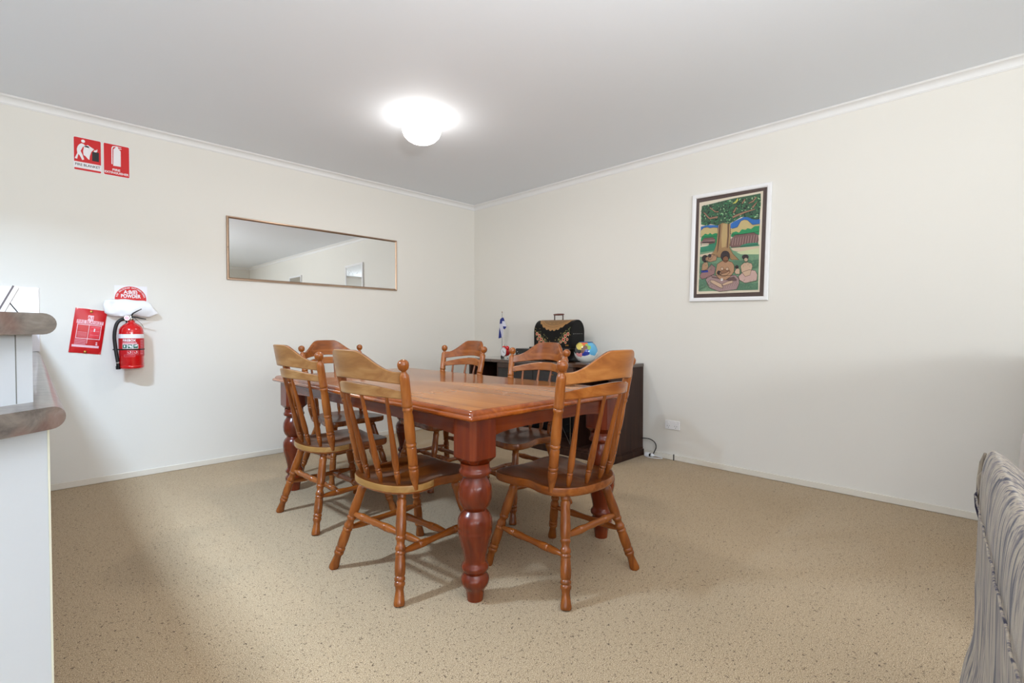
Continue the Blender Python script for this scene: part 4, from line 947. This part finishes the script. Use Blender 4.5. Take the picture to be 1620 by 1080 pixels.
# ------------------------------------------------------------------ sofa and armchair
def soft_slab(name,parent,L_,prof,m,seed,amp,endr=.035,label=None):
    # extruded cushion shape: prof = closed list of (y,z); runs along local x from -L_ to 0, rounded at x=0
    W=rnd3(seed); b=MB(); loops=[]
    cy=sum(p[0] for p in prof)/len(prof); cz=sum(p[1] for p in prof)/len(prof)
    N_=46
    xs=[-L_+L_*(k/N_) for k in range(N_+1)]+[]
    sec=[]
    for x in xs:
        if x>-endr: q=(x+endr)/endr; ins=endr*(1-math.sqrt(max(0,1-q*q)))
        else: ins=0
        sec.append((x,ins))
    for k in range(1,7): 
        q=k/6*.999; sec.append((-endr+endr*q,endr*(1-math.sqrt(1-q*q))))
    sec=sorted(set(sec))
    for x,ins in sec:
        lp=[]
        for y,z in prof:
            d=Vector((y-cy,z-cz)); l=d.length or 1; d2=d*(max(0,l-ins*.9)/l)
            p=Vector((x,cy+d2.x,cz+d2.y)); c=sum(amp/(1+i*.4)*math.sin(p.x*w[0]*22*(1+.4*i)+p.z*w[2]*11*(1+.3*i)+w[3]) for i,w in enumerate(W))
            n=Vector((d.x,d.y)).normalized(); p.y+=n.x*c; p.z+=n.y*c*.6; p.z=max(p.z,.0)
            lp.append(p)
        loops.append(lp)
    b.loft(loops,m,True); return b.obj(name,parent,label=label,angle=70)
def dense(pts,n=6):
    out=[]
    for i in range(len(pts)):
        p0,p1,p2,p3=[Vector(pts[(i+k)%len(pts)]) for k in (-1,0,1,2)]
        for k in range(n):
            q=k/n; out.append(tuple(.5*((2*p1)+(p2-p0)*q+(2*p0-5*p1+4*p2-p3)*q**2+(3*p1-p0-3*p2+p3)*q**3)))
    return out
RZ=math.radians(4.2)
t=thing('patterned_sofa','sofa in cream fabric with dark navy streaks at the right edge','sofa',(-2.268,-4.560,0),RZ)
prof=dense([(.034,.02),(.032,.16),(.022,.27),(.004,.37),(.000,.52),(.000,.64),(-.002,.735),(-.008,.79),(-.020,.818),(-.038,.814),(-.078,.775),(-.13,.73),(-.18,.66),(-.20,.50),(-.20,.25),(-.20,.03),(-.10,.012)])
soft_slab('sofa_back',t,.95,prof,M['sofa'],5,.0018)
b=MB(); b.tube([(-.94+.930*k/30,.0045+.0010*math.sin(k*1.7),.700+.002*math.sin(k)) for k in range(31)],.0020,M['sofa'],10); b.obj('piping',t)
b=MB(); b.tube([(-.012,-.012,.805),(-.008,-.006,.78),(-.006,-.002,.74),(-.006,.000,.70)],[.003,.0045,.0045,.003],M['sofa'],10); b.obj('folded_edge',t)
for z0_,y_ in ((.745,-.003),(.70,.002)):
    b=MB(); b.tube([(-.020,y_-.008,z0_+.02),(-.012,y_,z0_),(-.012,y_-.001,z0_-.03),(-.020,y_-.006,z0_-.06)],[.003,.005,.004,.002],M['sofa'],10); b.obj('fabric_fold',t)
soft_slab('seat_cushion',t,.93,dense([(-.215,.30),(-.215,.44),(-.30,.47),(-.62,.47),(-.70,.43),(-.70,.30),(-.5,.28)]),M['sofa'],8,.0012)
b=MB(); b.box((-.93,-.68,.04),(-.02,-.212,.279),M['sofa'],.02); b.obj('seat_base',t)
for x in (-.90,-.05):
    for y in (-.64,-.06): MB().lathe((x,y,.045),(x,y,0),[(0,.025),(1,.02)],M['blackm'],14).obj('foot',t)
AC=mat('pale upholstery',(206,200,196),.8,sheen=.2)
t=thing('pale_couch','pale upholstered couch at the right wall, only the edge of its arm in view','sofa',(-.83,-5.15,0))  # arm edge is real; unseen bulk sized to shade the right wall
def cush(a,c,name,r=.045):
    b=MB(); b.box(a,c,AC,r); o=b.obj(name,t,angle=80)
    md=o.modifiers.new('s','SUBSURF'); md.levels=2; md.render_levels=2; return o
cush((-.62,.19,.04),(.62,.42,1.05),'backrest'); cush((-.80,-.42,.04),(-.63,.42,.66),'arm'); cush((.63,-.42,.04),(.80,.42,1.0),'arm')
cush((.05,.36,.05),(.60,.494,.62),'side_cushion',.03)
for x0_,x1_ in ((-.61,-.005),(.005,.61)): cush((x0_,-.44,.26),(x1_,.185,.45),'seat_cushion')
cush((-.62,-.42,.05),(.62,.185,.255),'seat_base')
for x in (-.7,.7):
    for y in (-.34,.34): MB().lathe((x,y,.075),(x,y,0),[(0,.022),(1,.018)],M['blackm'],14).obj('foot',t)

# ------------------------------------------------------------------ light
PK,PB_,PL_,PV,PD,PF,EXPO=88,122,33,42,9,70,0.05
def area(name,loc,size,rot,power,col):
    l=bpy.data.lights.new(name,'AREA'); l.shape='RECTANGLE'; l.size,l.size_y=size; l.energy=power; l.color=col
    o=bpy.data.objects.new(name,l); COL.objects.link(o); o.location=loc; o.rotation_euler=rot; return o
kl=area('kitchen_light',(-4.45,-1.96,2.45),(.30,.12),(0,0,0),PK,(.58,.77,1)); kl.data.spread=math.radians(148)
area('daylight_back',((BW[0]+BW[1])/2,YB-T-.05,(BW[2]+BW[3])/2),(BW[1]-BW[0],BW[3]-BW[2]),(PI/2,0,0),PB_,(.88,.95,1))
area('daylight_left',(XW-T-.05,(LW[0]+LW[1])/2,(LW[2]+LW[3])/2),(LW[3]-LW[2],LW[1]-LW[0]),(0,-PI/2,0),PL_,(.86,.94,1))
pl=bpy.data.lights.new('added_fill_light','POINT'); pl.energy=PV; pl.color=(.92,.97,1); pl.shadow_soft_size=.18  # unseen point source added behind the camera to lift the ceiling
po=bpy.data.objects.new('added_fill_light',pl); COL.objects.link(po); po.location=(-5.4,-6.4,1.75)
dl=bpy.data.lights.new('ceiling_light_lamp','AREA'); dl.shape='DISK'; dl.size=.13; dl.energy=PD; dl.color=(1,.965,.92)
do=bpy.data.objects.new('ceiling_light_lamp',dl); COL.objects.link(do); do.location=(-1.90,-1.648,2.428)
fl=bpy.data.lights.new('added_bounce_fill','AREA'); fl.shape='DISK'; fl.size=.35; fl.energy=PF; fl.color=(.98,.99,1); fl.spread=math.radians(150)  # added upward fill, out of view, that evens out the ceiling brightness
fo=bpy.data.objects.new('added_bounce_fill',fl); COL.objects.link(fo); fo.location=(-3.75,-5.0,1.55); fo.rotation_euler=Vector((.36,.40,.84)).to_track_quat('-Z','Y').to_euler()
w=bpy.data.worlds.new('w'); SC.world=w; w.use_nodes=True
w.node_tree.nodes['Background'].inputs[0].default_value=(.75,.86,1,1); w.node_tree.nodes['Background'].inputs[1].default_value=1.5

# ------------------------------------------------------------------ camera
cam=bpy.data.cameras.new('camera'); co=bpy.data.objects.new('camera',cam); COL.objects.link(co); SC.camera=co
yaw,pitch,roll=0.786987,-0.0211828,0.0013974
f=Vector((math.cos(yaw)*math.cos(pitch),math.sin(yaw)*math.cos(pitch),math.sin(pitch)))
r=Vector((math.sin(yaw),-math.cos(yaw),0)); u=r.cross(f)
r2=r*math.cos(roll)+u*math.sin(roll); u2=-r*math.sin(roll)+u*math.cos(roll)
mw=Matrix(((r2.x,u2.x,-f.x,-3.93416),(r2.y,u2.y,-f.y,-4.60211),(r2.z,u2.z,-f.z,1.1),(0,0,0,1)))
co.matrix_world=mw
cam.sensor_width=36; cam.lens=777.595/1620*36; cam.clip_start=.02
SC.view_settings.view_transform='Standard'; SC.view_settings.look='None'; SC.view_settings.gamma=1; SC.view_settings.use_curve_mapping=False
SC.view_settings.exposure=EXPO
SC.cycles.use_denoising=True; SC.cycles.max_bounces=10; SC.cycles.diffuse_bounces=6
SC.cycles.sample_clamp_indirect=8
